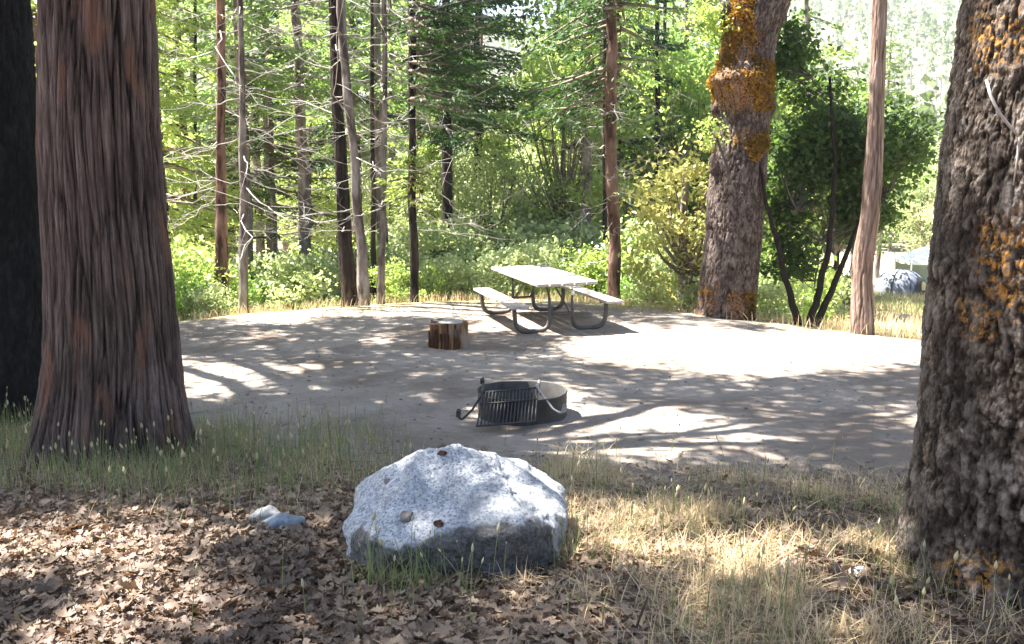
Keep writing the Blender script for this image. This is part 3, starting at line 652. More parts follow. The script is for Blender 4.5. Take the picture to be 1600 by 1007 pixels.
t957 = [o for o in scene.objects if o.get('label', '').startswith('brown pine trunk standing')][0].location
bt2 = [o for o in scene.objects if o.get('label', '').startswith('brown pine trunk standing')][0]
add_crown(bt2, 66, 9.0, 3.3, 1.9, 60, .12, 80, 'needle_dark', (t957[0], t957[1], 0), droop=-.45, hang=.6, azs=(1.6, 4.4))
add_crown(bt2, 67, 9.0, 4.2, 1.9, 34, .12, 80, 'needle_mid', (t957[0], t957[1], 0), droop=-.4, hang=.6, azs=(-1.2, 1.4))
# --- three stemmed dark leafy tree
YT = 13.6; gt = GX(1268, YT)
tt_ = empty('leafy_tree', gt, 'dark green leafy tree on several thin black stems right of the mossy oak', 'tree')
for rows in ([(520, 1250), (480, 1240), (430, 1226), (370, 1212), (310, 1197), (240, 1185)], [(520, 1262), (470, 1276), (410, 1289), (340, 1300), (250, 1304), (120, 1296)], [(518, 1268), (480, 1288), (440, 1305), (400, 1322), (340, 1345), (260, 1380)]):
    mb = MB(); t = np.linspace(0, 1, 24); a = np.array(rows, float); s = np.linspace(0, 1, len(a)); pyy = np.interp(t, s, a[:, 0]); pxx = np.interp(t, s, a[:, 1]) + 5 * (fbm(t * 9, rows[0][1] * .37, 0, 3) - .5) * 2
    pts = np.array([P(x, y, YT + .25 * u) for x, y, u in zip(pxx, pyy, t)]); pts[0][2] -= .15
    tube(mb, pts, np.linspace(.062, .02, 24), 10, h=.3); mb.build('stem', M['pine_dark'], tt_, gt, attr=True)
L = MB(); B = MB()
for (cx, cy, rx, rz, nc, s) in ((1290, 50, .8, .5, 50, 12), (1235, 80, .45, .5, 30, 13), (1290, 120, .95, .85, 80, 1), (1255, 240, .75, 1.0, 80, 2), (1350, 230, 1.0, .9, 100, 3), (1425, 220, .65, .75, 60, 4), (1400, 310, .75, .5, 60, 5), (1290, 330, .8, .5, 60, 6), (1240, 400, .42, .4, 26, 7), (1340, 385, .5, .3, 26, 8), (1300, 55, .7, .45, 36, 9), (1225, 140, .4, .6, 20, 10), (1452, 165, .25, .4, 12, 11)):
    l, b = broad_parts(300 + s, P(cx, cy, YT + 1.0), rx, rz, int(nc * 1.05), 52, .105, .17, base=P(cx, cy, YT + 1.0) - [(-1) ** s * .2, .5, rz * .9], hollow=.1, limb_r=.012, thr=.5)
    for src, dst in ((l, L), (b, B)):
        for i, v in enumerate(src.V): dst.add(v, None, None)
        dst.V = dst.V; off = 0
    # merge faces
    def mf(src, dst):
        base_n = dst.n - src.n
        for q in src.Q: dst.Q.append(q + base_n)
        for q in src.T: dst.T.append(q + base_n)
    mf(l, L); mf(b, B)
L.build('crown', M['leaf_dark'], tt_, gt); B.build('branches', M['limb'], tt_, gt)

# ================================================================== WOODLAND BEHIND
def proto_conifer(seed, H, z0, Rad, nb, leaf, dens, lm, tm='pine_dark', hang=.35, dead=0):
    t = empty('conifer_tree', (0, 0, 0), '', 'tree'); mb = MB(); ks = [[0, 0, -.5, .17], [.05, 0, H * .4, .12], [0, .05, H, .03]]
    trunk(mb, ks, 'pine', 14, .25, 12, .1, 4, seed); mb.build('trunk', M[tm], t, attr=True)
    L, B = conifer_parts(seed, H, z0, Rad, nb, leaf, dens, hang=hang); L.build('crown', M[lm], t)
    if dead: deadbranches(B, ks, .6, z0 + 1.5, dead, (.6, 1.7), .009, seed=seed)
    B.build('branches', M['twig'] if dead else M['twig_brown'], t); return t
def proto_broad(seed, H, rx, rz, nc, per, leaf, lm, tm='pine_grey', name='leafy_tree', sig=.35, thr=.32, hollow=.3):
    t = empty(name, (0, 0, 0), '', 'tree'); mb = MB(); ks = [[0, 0, -.5, .14], [.1, 0, H * .3, .10], [0, .1, H * .75, .04]]
    trunk(mb, ks, 'pine', 12, .25, 12, .1, 4, seed); mb.build('trunk', M[tm], t, attr=True)
    L, B = broad_parts(seed, (0, 0, H - rz), rx, rz, nc, per, leaf, sig, base=(0, 0, H * .25), limb_r=.045, thr=thr, hollow=hollow); L.build('crown', M[lm], t); B.build('branches', M['twig_brown'], t); return t
def proto_bush(seed, rx, rz, nc, per, leaf, lm, sig=.16):
    t = empty('leafy_bush', (0, 0, 0), '', 'bush'); L, B = broad_parts(seed, (0, 0, rz * .75), rx, rz * .95, nc, per, leaf, sig, base=(0, 0, -.15), limb_r=.012, hollow=.25, thr=.15)
    L.build('foliage', M[lm], t); B.build('stems', M['twig_brown'], t); return t
PR = {
 'cl': proto_conifer(201, 13, 1.6, 2.5, 110, .20, 62, 'needle_light', 'pine_red', .7),
 'cm': proto_conifer(202, 15, 4.2, 2.4, 110, .19, 62, 'needle_mid', 'pine_grey', .5, 14),
 'cd': proto_conifer(203, 15, 4.6, 2.5, 120, .19, 66, 'needle_dark', 'pine_dark', .5, 8),
 'cs': proto_conifer(204, 14, 5.0, 1.9, 80, .15, 70, 'needle_mid', 'pine_grey', .5, 34),
 'bb': proto_broad(205, 9, 2.6, 3.6, 130, 62, .175, 'leaf_bright'),
 'bm': proto_broad(206, 10, 2.7, 4.0, 130, 62, .175, 'leaf_mid'),
 'bp': proto_broad(207, 7, 2.3, 3.2, 120, 62, .16, 'leaf_pale'),
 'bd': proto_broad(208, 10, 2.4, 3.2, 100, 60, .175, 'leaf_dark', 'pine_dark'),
 'by': proto_broad(209, 3.6, 1.0, 1.7, 64, 62, .105, 'leaf_yellow', sig=.2, thr=.2),
 'sb': proto_bush(210, .9, .85, 60, 44, .105, 'leaf_bright'),
 'sm': proto_bush(211, .95, .8, 60, 44, .105, 'leaf_mid'),
 'sp': proto_bush(212, .95, .8, 64, 44, .105, 'leaf_pale'),
 'sd': proto_bush(213, .7, .6, 50, 44, .10, 'leaf_dark'),
}
used = set()
def put(k, px, Y, sc=1.0, rz=None, label=None, group=None, dz=0):
    p = GX(px, Y); p[2] += dz; rz = random.uniform(0, 6.28) if rz is None else rz
    o = PR[k]
    if k in used: return copy_tree(o, p, rz, sc, label, group)
    used.add(k); o.location = p; o.rotation_euler = (0, 0, rz); o.scale = (sc,) * 3; o['label'] = label
    if group: o['group'] = group
    return o
GL = {'cl': ('yellow green drooping conifer in the wood behind the clearing', 'yellow green conifers behind the clearing'), 'cm': ('mid green conifer in the wood behind the clearing', 'mid green conifers behind the clearing'),
      'cd': ('dark green conifer in the wood behind the clearing', 'dark conifers behind the clearing'), 'cs': ('twiggy conifer with bare lower trunk in the wood behind', 'twiggy conifers behind the clearing'),
      'bb': ('bright leafy tree glowing in the wood behind the clearing', 'bright leafy trees behind the clearing'), 'bm': ('green leafy tree in the wood behind the clearing', 'green leafy trees behind the clearing'),
      'bp': ('small pale leaved tree in the wood behind the clearing', 'pale leaved trees behind the clearing'), 'bd': ('dark leaved broad tree in the wood behind the clearing', 'dark leaved trees behind the clearing'),
      'sb': ('bright green bush along the edge of the dirt clearing', 'bright bushes along the clearing edge'), 'sm': ('mid green bush along the edge of the dirt clearing', 'mid green bushes along the clearing edge'),
      'sp': ('pale green bush along the edge of the dirt clearing', 'pale bushes along the clearing edge'), 'sd': ('small dark bush along the edge of the dirt clearing', 'dark bushes along the clearing edge')}
def many(k, items):
    for it in items: put(k, it[0], it[1], it[2] if len(it) > 2 else 1.0, label=GL[k][0], group=GL[k][1])
put('by', 1072, 15.9, 1.02, label='tall bush with yellow and orange leaves against the mossy oak trunk', dz=-.2)
many('cl', [(262, 21, 1.0), (215, 24, 1.1), (300, 29, 1.05), (90, 24, 1.1), (660, 31, .9), (480, 38, 1), (990, 36, 1.0)])
many('cm', [(560, 27, 1.0), (620, 38, 1.1), (905, 33, 1.0), (1060, 32, 1.0), (1240, 34, 1.0), (-60, 26, 1), (1370, 50, .9)])
many('cd', [(700, 24, .95), (750, 30, 1.0), (535, 34, 1.05), (960, 27, 1.0), (230, 36, 1.1), (1110, 38, 1.1), (850, 52, .8)])
many('cs', [(430, 24, 1.0), (480, 21, .95), (390, 20, .9), (365, 30, 1.15), (410, 36, 1.2), (320, 34, 1.2), (450, 44, 1.3), (380, 50, 1.4), (600, 23, .95), (915, 24, .9), (1040, 40, 1.0), (560, 45, 1.1), (985, 45, 1)])
many('bb', [(880, 25, .85), (760, 38, .8), (820, 44, .75), (1035, 29, .95), (1215, 26, .85), (500, 42, 1.0), (260, 44, 1.0), (930, 40, .95), (690, 46, .9), (1150, 36, 1)])
many('bm', [(1000, 33, 1.0), (1090, 29, .95), (640, 44, 1.0), (1260, 44, 1.1), (1330, 38, .9), (1180, 45, 1.1), (790, 60, .8)])
many('bp', [(770, 25, .62), (700, 30, .7), (870, 28, .7), (930, 32, .75), (1000, 28, .6), (640, 34, .8), (580, 36, .7), (790, 42, .9), (1120, 30, .7), (830, 26, .45), (830, 34, .7), (720, 36, .8), (560, 56, 1.1), (660, 56, 1.1), (880, 50, 1.0), (1440, 66, 1.2), (1500, 60, 1.2), (1390, 78, 1.3), (800, 70, .9), (960, 56, 1.1), (1060, 60, 1.1)])
many('bd', [(1300, 26, .7), (905, 30, 1.1)])
many('sb', [(690, 27, 1.8), (760, 28, 2.0), (900, 28, 2.0), (975, 20.5, 1.1), (1020, 20, 1.3), (545, 24, 1.3), (1220, 19, 1.1), (1195, 23, 1.6),(300, 15.6, .95), (322, 16.2, .7), (285, 18.5, 1.2), (318, 20, 1.0), (625, 17.6, .62), (655, 18.6, .6), (880, 20.5, .9), (1000, 19.5, .8), (450, 20, .9), (1015, 22, 1.2), (500, 26, 1.2)])
many('sm', [(278, 15.2, .7), (355, 17.6, .8), (760, 22, .9), (985, 18.0, .55), (925, 21.5, 1.1), (560, 24, 1.0), (1215, 20, .9), (820, 24, 1.1)])
many('sp', [(600, 22, 1.2), (650, 24, 1.5), (720, 23, 1.5), (790, 24, 1.8), (860, 24, 1.6), (935, 23, 1.5), (1000, 23, 1.5), (1060, 20, 1.6), (830, 19.5, 1.0), (1085, 18, 1.1), (1050, 26, 2.0),(470, 18.4, .95), (500, 19.4, .9), (445, 19.2, .75), (700, 19.5, .8), (730, 19.0, .65), (795, 20.5, .9), (840, 22, 1.1), (1045, 17.2, .7), (1010, 17.0, .4), (905, 24, 1.2), (960, 26, 1.2), (1200, 16.8, .65), (325, 15.0, .45), (750, 27, 1.2), (1080, 15.9, .45), (1270, 24, 1.1), (680, 27, 1.1)])
many('sd', [(700, 21, .9), (690, 23, 1.2), (560, 22, .9), (335, 22, 1.2), (1290, 30, 1.3)])

# far wood beyond: one mass on the hillside
mbL = MB(); mbG = MB(); rn = np.random.default_rng(5); nT = 0
for i in range(5200):
    Y = rn.uniform(78, 520) if i % 3 else rn.uniform(78, 190); pxx = rn.uniform(-100, 1700); x = (pxx - 800) / F * Y; z = float(g(x, Y))
    if Y < 110 and 250 < pxx < 760 and rn.random() < .8: continue
    burnt = fbm(x * .012 + 3, Y * .01, 0, 2, 77) > .5 or 740 < pxx < 860
    h = rn.uniform(7, 15)
    if burnt and Y > 150 and rn.random() < .8:
        tube(mbG, [(x, Y, z - .5), (x + rn.normal(0, .3), Y, z + h)], [.22, .05], 4, False)
        for q in range(5):
            zz = z + h * rn.uniform(.3, .95); a = rn.uniform(0, 6.28); l = rn.uniform(.8, 2.2); tube(mbG, [(x, Y, zz), (x + l * math.cos(a), Y + l * math.sin(a), zz + rn.uniform(-.3, .6))], [.07, .03], 3, False)
        continue
    n = 46 if Y < 200 else 26; u = rn.uniform(0, 1, n); rad = (1 - u * .85) * h * .2 * rn.uniform(.3, 1.1, n); a = rn.uniform(0, 6.28, n)
    C = np.stack([x + rad * np.cos(a), Y + rad * np.sin(a), z + h * (.08 + .92 * u)], -1)
    leaves(mbL, C, rn.normal(0, 1, (n, 3)), rn.uniform(.7, 1.6, n) * (1 if Y < 200 else 1.3), .7, .1)
tag(mbL.build('hillside_wood', M['far_leaf']), 'hazy green wood covering the hillside behind everything', 'wood', kind='stuff')
tag(mbG.build('burnt_wood', M['far_grey']), 'bare grey burnt trunks standing on the distant hillside', 'wood', kind='stuff')

# ================================================================== PICNIC TABLE
def rotz(a): c, s = math.cos(a), math.sin(a); return np.array([[c, -s, 0], [s, c, 0], [0, 0, 1.]])
nl = np.array([0, 0, CAMZ]); d = ray(842, 443.7); zt = .74; t = (zt - CAMZ) / d[2]; NL = nl + d * t
d = ray(765, 415.3); BLp = nl + d * ((zt - CAMZ) / d[2])
lax = unit((BLp - NL) * [1, 1, 0]); TL, TW = 2.55, .88
sax = np.array([lax[1], -lax[0], 0]); tc = NL + lax * TL / 2 + sax * TW / 2
yaw = math.atan2(sax[1], sax[0]); gz0 = float(g(tc[0], tc[1]))
tb = empty('picnic_table', (tc[0], tc[1], gz0), 'weathered wooden picnic table with attached benches on bent brown pipe legs', 'picnic table')
tb.rotation_euler = (0, -R(1.2), yaw)
def lp(o): o.location = (0, 0, 0)
def board_set(name, xc, z, w, n, th=.038, gap=.006):
    mb = MB(); bw = (w - gap * (n - 1)) / n
    for i in range(n):
        bl_ = TL if n > 2 else TL - .3; box(mb, (xc - w / 2 + bw / 2 + i * (bw + gap), random.uniform(-.006, .006) - (TL - bl_) / 2, z + random.uniform(-.002, .002)), bw, bl_, th, bev=.005)
    return mb.build(name, M['plank'], tb, smooth=False)
board_set('tabletop', 0, zt - .022, TW, 5, gap=.018, th=.044)
board_set('bench_seat', -.69, .43, .25, 2); board_set('bench_seat', .69, .43, .25, 2)
def fillet(pts, r=.14, n=7):
    pts = [np.array(p, float) for p in pts]; out = [pts[0]]
    for a, b, c in zip(pts[:-2], pts[1:-1], pts[2:]):
        u, v = unit(a - b), unit(c - b); p0, p1 = b + u * r, b + v * r
        for t in np.linspace(0, 1, n): out.append(p0 * (1 - t) ** 2 + 2 * b * t * (1 - t) + p1 * t ** 2)
    out.append(pts[-1]); return out
for yy in (-TL / 2 + .33, TL / 2 - .33):
    for s in (-1, 1):
        mb = MB(); tube(mb, fillet([(s * .69, yy, .41), (s * .67, yy, .035), (s * .17, yy, .035), (s * .17, yy, zt - .04)], .17), .033, 12); mb.build('leg', M['steel'], tb)
    mb = MB(); tube(mb, [(-.33, yy, zt - .06), (.33, yy, zt - .06)], .022, 8); tube(mb, [(-.69 - .1, yy, .395), (-.69 + .1, yy, .395)], .014, 6); tube(mb, [(.69 - .1, yy, .395), (.69 + .1, yy, .395)], .014, 6)
    tube(mb, [(-.17, yy, .26), (.17, yy, .26)], .018, 8); mb.build('crossbar', M['steel'], tb)
    sg = 1 if yy < 0 else -1
    for s in (-1, 1):
        mb = MB(); tube(mb, [(s * .13, yy, .27), (s * .05, yy + sg * .55, zt - .05)], .013, 8); mb.build('brace', M['steel'], tb)
mb = MB(); box(mb, (.17, -TL / 2 + .33 - .032, .56), .05, .003, .07); mb.build('sticker', M['sticker'], tb)
# fallen sprig at its foot
# ================================================================== STUMP
gs = G(695, 547); YS = gs[1] + .2; gs = GX(696, YS)
st_ = empty('tree_stump', gs, 'short split tree stump with reddish brown sides standing left of the picnic table', 'stump')
ks = pxkeys([(504, 669, 725), (512, 668, 726), (535, 666, 727), (548, 662, 729)], YS, sink=.08)
mb = MB(); trunk(mb, ks, 'cedar', 150, .012, 3, .06, 5, 8, amp=1.2)
V = mb.V[0]; zt_ = V[:, 2].max(); ang = np.arctan2(V[:, 1] - YS, V[:, 0] - ks[-1][0]); V[:, 2] += np.where(V[:, 2] > zt_ - .05, .025 * fbm(V[:, 0] * 9, V[:, 1] * 9, 0, 3, 2) - .012 * np.cos(ang), 0)
for a, w, dep in ((-1.45, .05, .05), (-.95, .04, .035), (-2.2, .05, .04)):
    m = np.exp(-((ang - a) / w) ** 2) * dep; V[:, 0] -= np.cos(ang) * m; V[:, 1] -= np.sin(ang) * m
mb.V[0] = V; mb.build('bark_side', M['stump'], st_, gs, attr=True)
mb = MB(); nS = 40; th = np.arange(nS) * 2 * math.pi / nS; r = ks[-1][3] * .93
tv = [(ks[-1][0] + r * math.cos(a), YS + r * math.sin(a), zt_ + .006 + .012 * math.sin(3 * a)) for a in th] + [(ks[-1][0] + .6 * r * math.cos(a), YS + .6 * r * math.sin(a), zt_ + .015 + .01 * math.sin(5 * a)) for a in th] + [(ks[-1][0], YS, zt_ + .015)]
mb.add(tv, [(i, (i + 1) % nS, nS + (i + 1) % nS, nS + i) for i in range(nS)], [(2 * nS, nS + i, nS + (i + 1) % nS) for i in range(nS)]); mb.build('cut_top', M['plank'], st_, gs)
# splinter edge boards
mb = MB()
for k in range(9):
    a = -2.6 + k * .27; rr = ks[-1][3] * random.uniform(.96, 1.05); hh = random.uniform(.16, .27)
    box(mb, (ks[-1][0] + rr * math.cos(a), YS + rr * math.sin(a), gs[2] + hh / 2), .012, random.uniform(.03, .06), hh, rotz(a), .003)
mb.build('splinters', M['stump'], st_, gs, smooth=False)
# ================================================================== FIRE RING
gf = G(816, 652); FR = .385; fc = GX(816, gf[1])
fr = empty('fire_ring', fc, 'blackened steel campfire ring with a tilted cooking grate and coil handles', 'fire ring'); fr.rotation_euler = (0, 0, 0)
FH = .225
mb = MB(); n = 96; th = np.arange(n) * 2 * math.pi / n; prof = [(FR, -.05), (FR, FH - .008), (FR + .006, FH), (FR - .002, FH + .005), (FR - .008, FH - .006), (FR - .008, -.05)]
V = np.array([[(r * math.cos(a), r * math.sin(a), z) for a in th] for r, z in prof]).reshape(-1, 3); V[:, 2] += np.where(V[:, 2] > .1, .004 * np.sin(3 * np.tile(th, len(prof))), 0)
i = np.arange(len(prof) - 1)[:, None] * n; j = np.arange(n)[None, :]; k = (j + 1) % n
mb.add(V, np.stack([i + j, i + k, i + n + k, i + n + j], -1).reshape(-1, 4)); mb.build('ring_wall', M['iron_grey'], fr)
# ash bed inside
mb = MB(); rr, aa = np.meshgrid(np.linspace(0, FR - .01, 14), th); V = np.stack([rr * np.cos(aa), rr * np.sin(aa), .03 + .03 * fbm(rr * np.cos(aa) * 14, rr * np.sin(aa) * 14, 0, 3)], -1)
i = np.arange(n)[:, None]; j = np.arange(13)[None, :]; ii = (i + 1) % n
mb.add(V.reshape(-1, 3), np.stack([i * 14 + j, ii * 14 + j, ii * 14 + j + 1, i * 14 + j + 1], -1).reshape(-1, 4)); mb.build('ash_bed', M['iron'], fr)
# grate
ga, gb_ = np.array([-.335, -.25, .265]), np.array([.125, -.23, .30]); gd_ = np.array([.0, -.41, -.175])
gt_ = MB(); tilt = np.array([-.03, 0, 0])
for k in range(17):
    f = k / 16; a = ga * (1 - f) + gb_ * f; b = a + gd_ + tilt + [0, 0, -.0]; mid = (a + b) / 2 + [0, .0, -.006]; tube(gt_, [a, mid, b], .0065, 6)
gr_ = fr_ = None
grate = gt_.build('grate', M['iron'], fr)
mb = MB(); 
for f in (0, .36, 1): a = ga + (gd_ + tilt) * f; b = gb_ + (gd_ + tilt) * f; tube(mb, [a + (a - b) * .02, (a + b) / 2 + [0, -.01, 0], b + (b - a) * .02], .008, 8)
mb.build('grate_frame', M['iron'], fr)
def coil(mb, p, ax, turns=5, r=.017, l=.06, rr=.0045):
    ax = unit(np.array(ax, float)); u = unit(np.cross(ax, [.3, .2, 1])); v = np.cross(ax, u); t = np.linspace(0, turns * 2 * math.pi, turns * 12)
    tube(mb, np.array(p) + ax * (t / t[-1])[:, None] * l + r * (np.cos(t)[:, None] * u + np.sin(t)[:, None] * v), rr, 6)
for nm, pts, cp_, ca, mt in (('right_arm', [(.145, -.02, .32), (.135, -.14, .31), (.115, -.25, .325), (.15, -.29, .27), (.25, -.36, .15), (.305, -.39, .125), (.335, -.39, .135)], (.335, -.39, .135), (.18, 0, 1), 'rod'),
                         ('left_arm', [(-.33, .0, .30), (-.335, -.14, .29), (-.33, -.25, .29), (-.34, -.28, .25), (-.42, -.37, .14), (-.50, -.42, .075), (-.53, -.42, .10)], (-.53, -.42, .10), (.1, 0, 1), 'iron')):
    mb = MB(); tube(mb, fillet(pts, .012, 3), .0095, 8); coil(mb, cp_, ca); o = mb.build('handle_arm', M[mt], fr)
mb = MB(); tube(mb, [(.145, -.02, .34), (.14, -.1, .25), (.145, -.34, .27)], .008, 6)
for x, y in ((-.34, .0), (.145, 0.0)):
    box(mb, (x, y, .30), .02, .05, .07, None, .004)
mb.build('pivot_bracket', M['iron'], fr)
mb = MB(); box(mb, (-.345, -.02, .31), .035, .03, .05, None, .006); mb.build('pivot_bracket', M['iron'], fr)
# ================================================================== BOULDER
def rock(name, c, planes, label, mat, noise_a=.02, seed=0, sub=170, pn=16, yaw=0, sc=1, cat='rock', dirt=None, cn=.06):  # dirt: mask function for shade painted into the colour
    th, ph = np.meshgrid(np.linspace(0, 2 * math.pi, sub * 2, endpoint=False), np.linspace(0.0, math.pi, sub))
    D = np.stack([np.sin(ph) * np.cos(th), np.sin(ph) * np.sin(th), np.cos(ph)], -1)
    acc = 0
    for nx, ny, nz, dd in planes:
        nn_ = unit(np.array([nx, ny, nz], float)); acc = acc + np.maximum(D @ nn_ / dd, 0) ** pn
    r = acc ** (-1 / pn); q = D * r[..., None] 
    k = 1 / max(sc, .01)
    r = r * (1 + cn * (fbm(q[..., 0] * 3 * k + seed, q[..., 1] * 3 * k, q[..., 2] * 3 * k, 2, seed) - .5) * 2)
    rg = 1 - np.abs(fbm(q[..., 0] * 6 * k, q[..., 1] * 6 * k, q[..., 2] * 6 * k, 4, seed + 2) * 2 - 1)
    r += noise_a * (fbm(q[..., 0] * 9 * k, q[..., 1] * 9 * k, q[..., 2] * 9 * k, 5, seed + 1) - .5) * 2 - noise_a * .5 * rg ** 3
    V = D * r[..., None]; hv = np.zeros(V.shape[:2]) if dirt is None else dirt(V)  # hv holds the painted shade mask
    V = V.reshape(-1, 3) @ rotz(yaw).T
    s = sub * 2; i = np.arange(sub - 1)[:, None] * s; j = np.arange(s)[None, :]; kk = (j + 1) % s
    mb = MB(); mb.add(V + np.asarray(c), np.stack([i + j, i + s + j, i + s + kk, i + kk], -1).reshape(-1, 4), None, hv.ravel())
    o = mb.build(name, mat, None, c, attr=True); return tag(o, label, cat)
bp_ = G(715, 905); by = bp_[1] + .31; bx = (715 - 800) / F * (by * cp + 1.4 * sp); bz = float(g(bx, by)) + .175
ppx, ppy = proj(bx, by, bz)
lip_shade = lambda V: sstep(-.03, .05, -(V[..., 2] - (.085 + .04 * np.sin(V[..., 0] * 8 + .3) + .05 * (fbm(V[..., 0] * 9, V[..., 1] * 9, V[..., 2] * 9, 3, 9) - .5)))) * sstep(.16, .27, -V[..., 1])  # painted shade: darkens the front below the lip
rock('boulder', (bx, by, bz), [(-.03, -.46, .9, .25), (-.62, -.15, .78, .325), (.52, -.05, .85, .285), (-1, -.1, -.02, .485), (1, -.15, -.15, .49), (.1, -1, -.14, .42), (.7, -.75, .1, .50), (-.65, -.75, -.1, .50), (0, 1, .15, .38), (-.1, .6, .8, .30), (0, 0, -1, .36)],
     'big pale speckled granite boulder with a dark broken front, in the centre foreground', M['boulder'], .034, 5, 230, 22, dirt=lip_shade, cat='boulder', cn=.10)
bo = scene.objects['boulder']
# small things on top of it
def top_of(px, py):
    dg = bpy.context.evaluated_depsgraph_get(); o = bo; inv = o.matrix_world.inverted()
    from mathutils import Vector
    bpy.context.view_layer.update(); inv = o.matrix_world.inverted()
    a = inv @ Vector((0, 0, CAMZ)); dr = (inv.to_3x3() @ Vector(ray(px, py))).normalized()
    ok, loc, nr, _ = o.ray_cast(a, dr); return np.array(o.matrix_world @ loc) if ok else None
RP = [(-1, 0, 0, .9), (1, 0, 0, .9), (0, -1, 0, .7), (0, 1, 0, .7), (.3, 0, 1, .5), (-.5, 0, 1, .55), (0, 0, -1, .5), (.6, -.6, .3, .8), (-.6, -.6, .3, .85)]
def pebble(p, s, name, label, mat, seed, sx=1, cat='rock', sub=26, sink=.25):
    pl = [(a / 1, b, c, d * s * (sx if abs(a) == 1 else 1)) for a, b, c, d in RP]
    return rock(name, (p[0], p[1], p[2] + s * sink), pl, label, mat, s * .12, seed, sub, 10, seed, s * 2, cat)
for a in ((692, 709, .022, 'bark_chip', 'curled brown bark chip near the top of the boulder', 'stump'), (636, 806, .034, 'bark_chip', 'dark flaky chip left on the boulder above its broken front', 'stonedark'), (605, 752, .020, 'bark_chip', 'small dark chip on the upper left of the boulder', 'stonedark'), (684, 818, .022, 'bark_chip', 'flat brown chip at the lip of the boulder', 'stump')):
    p = top_of(a[0], a[1])
    if p is not None: pebble(p, a[2], a[3], a[4], M[a[5]], int(a[0]), 1.3, 'bark chip', sink=.05)
for px_, py_, s, lab, mt, sx in ((418, 818, .075, 'flat whitish stone lying in the leaves left of the boulder', 'stonewhite', 1.5), (440, 832, .08, 'flat blue grey stone in front of the whitish one', 'stoneblue', 1.6), (405, 838, .035, 'small pale stone beside the blue grey one', 'stonewhite', 1.2),
        (813, 915, .035, 'small blue grey stone at the foot of the boulder', 'stoneblue', 1.1), (620, 880, .035, 'pale stone against the left foot of the boulder', 'stonewhite', 1.1), (783, 912, .06, 'brown stone half buried below the boulder', 'stonedark', 1.3),
        (1412, 500, .26, 'white rock lying in the dry grass below the tent', 'stonewhite', 1.6), (1408, 519, .16, 'dark rock at the edge of the dry grass', 'stonedark', 1.3), (1443, 523, .17, 'dark flat rock close to the right oak', 'stonedark', 1.7), (1340, 905, .04, 'tan stone near the foot of the right oak', 'stonewhite', 1.2), (318, 384, .8, 'pale far boulder in the sunlit clearing', 'stonewhite', 1.5), (1445, 498, .16, 'tan rock just right of the white rock', 'stonewhite', 1.2)):
    p = G(px_, py_); pebble(p, s, 'rock', lab, M[mt], int(px_), sx, sink=.55 if s < .1 else .1)
# ================================================================== CONCRETE BLOCK, TENT, AWNING
p = GX(521, 19.5); mb = MB(); box(mb, p + [0, 0, .2], .21, .21, 1.0, rotz(.3), .012)
box(mb, p + [0, 0, .72], .23, .23, .035, rotz(.3), .006); tag(mb.build('marker_post', M['concrete'], None, p, smooth=False), 'squat pale concrete post behind the crossed trunks', 'post')
p = GX(656, 22); mb = MB(); tube(mb, [p + [0, 0, -.1], p + [0, 0, .62]], .045, 8); tube(mb, [p + [0, 0, .60], p + [0, 0, .66]], .052, 8); tag(mb.build('wooden_post', M['limb'], None, p), 'short dark wooden post right of the black trunk', 'post')
TY = 40.0; tp = GX(1405, TY)
tn = empty('dome_tent', tp, 'grey dome tent with a dark oval opening, far back in the grassy field', 'tent')
sc_ = TY / F * 1.005
mb = MB(); nu, nv = 40, 16; tw, td, tht = 38 * sc_, 1.1, 42 * sc_
u = np.linspace(0, 2 * math.pi, nu, endpoint=False); v = np.linspace(0, 1, nv); U, Vv = np.meshgrid(u, v)
pr = np.cos(Vv * math.pi / 2) ** .8; k8 = 1 + .05 * np.abs(np.sin(U * 3)) ; X = tw * pr * np.cos(U) * k8; Y_ = td * pr * np.sin(U) * k8; Z = tht * np.sin(Vv * math.pi / 2) ** .9
Vt = np.stack([X + tp[0], Y_ + tp[1], Z + tp[2] - .05], -1).reshape(-1, 3); i = np.arange(nv - 1)[:, None] * nu; j = np.arange(nu)[None, :]; k = (j + 1) % nu
mb.add(Vt, np.stack([i + j, i + k, i + nu + k, i + nu + j], -1).reshape(-1, 4)); mb.build('tent_body', M['tent'], tn, tp)
def tent_pt(a, vv, off=0.0):
    pr = math.cos(vv * math.pi / 2) ** .8; return np.array([tp[0] + (tw * pr + off) * math.cos(a) * (1 + .05 * abs(math.sin(a * 3))), tp[1] + (td * pr + off) * math.sin(a) * (1 + .05 * abs(math.sin(a * 3))), tp[2] - .05 + tht * math.sin(vv * math.pi / 2) ** .9])
def patch(name, a0, a1, f0, f1, mat, off):
    mb = MB(); aa = np.linspace(a0, a1, 28); V = []
    for a in aa:
        s = math.sin((a - a0) / (a1 - a0) * math.pi) ** .6; top_ = f0 + (f1 - f0) * s
        for q in np.linspace(f0, top_, 12): V.append(tent_pt(a, q, off))
    Q = [(i * 12 + j, i * 12 + 12 + j, i * 12 + 13 + j, i * 12 + 1 + j) for i in range(27) for j in range(11)]; mb.add(V, Q); mb.build(name, M[mat], tn, tp)
patch('doorway', -1.45, -.45, .08, .55, 'tentdark', .06); patch('inner_panel', -1.1, -.65, .18, .40, 'tentyellow', .09)
for a0, a1 in ((-2.3, .84), (-.9, 2.2), (-1.57, 1.57)):
    mb = MB(); pts = [tent_pt(a0, q, .02) for q in np.linspace(0, 1, 12)] + [tent_pt(a1, q, .02) for q in np.linspace(1, 0, 12)[1:]]; tube(mb, pts, .02, 5); mb.build('tent_pole', M['tentdark'], tn, tp)
AY = 43.0; ap = GX(1441, AY); s2 = AY / F
aw = empty('awning', ap, 'white topped shade awning with pale pole and grey green mesh side behind the tent', 'awning')
zt2 = P(1441, 408, AY)[2]; zp = P(1441, 385, AY)[2]
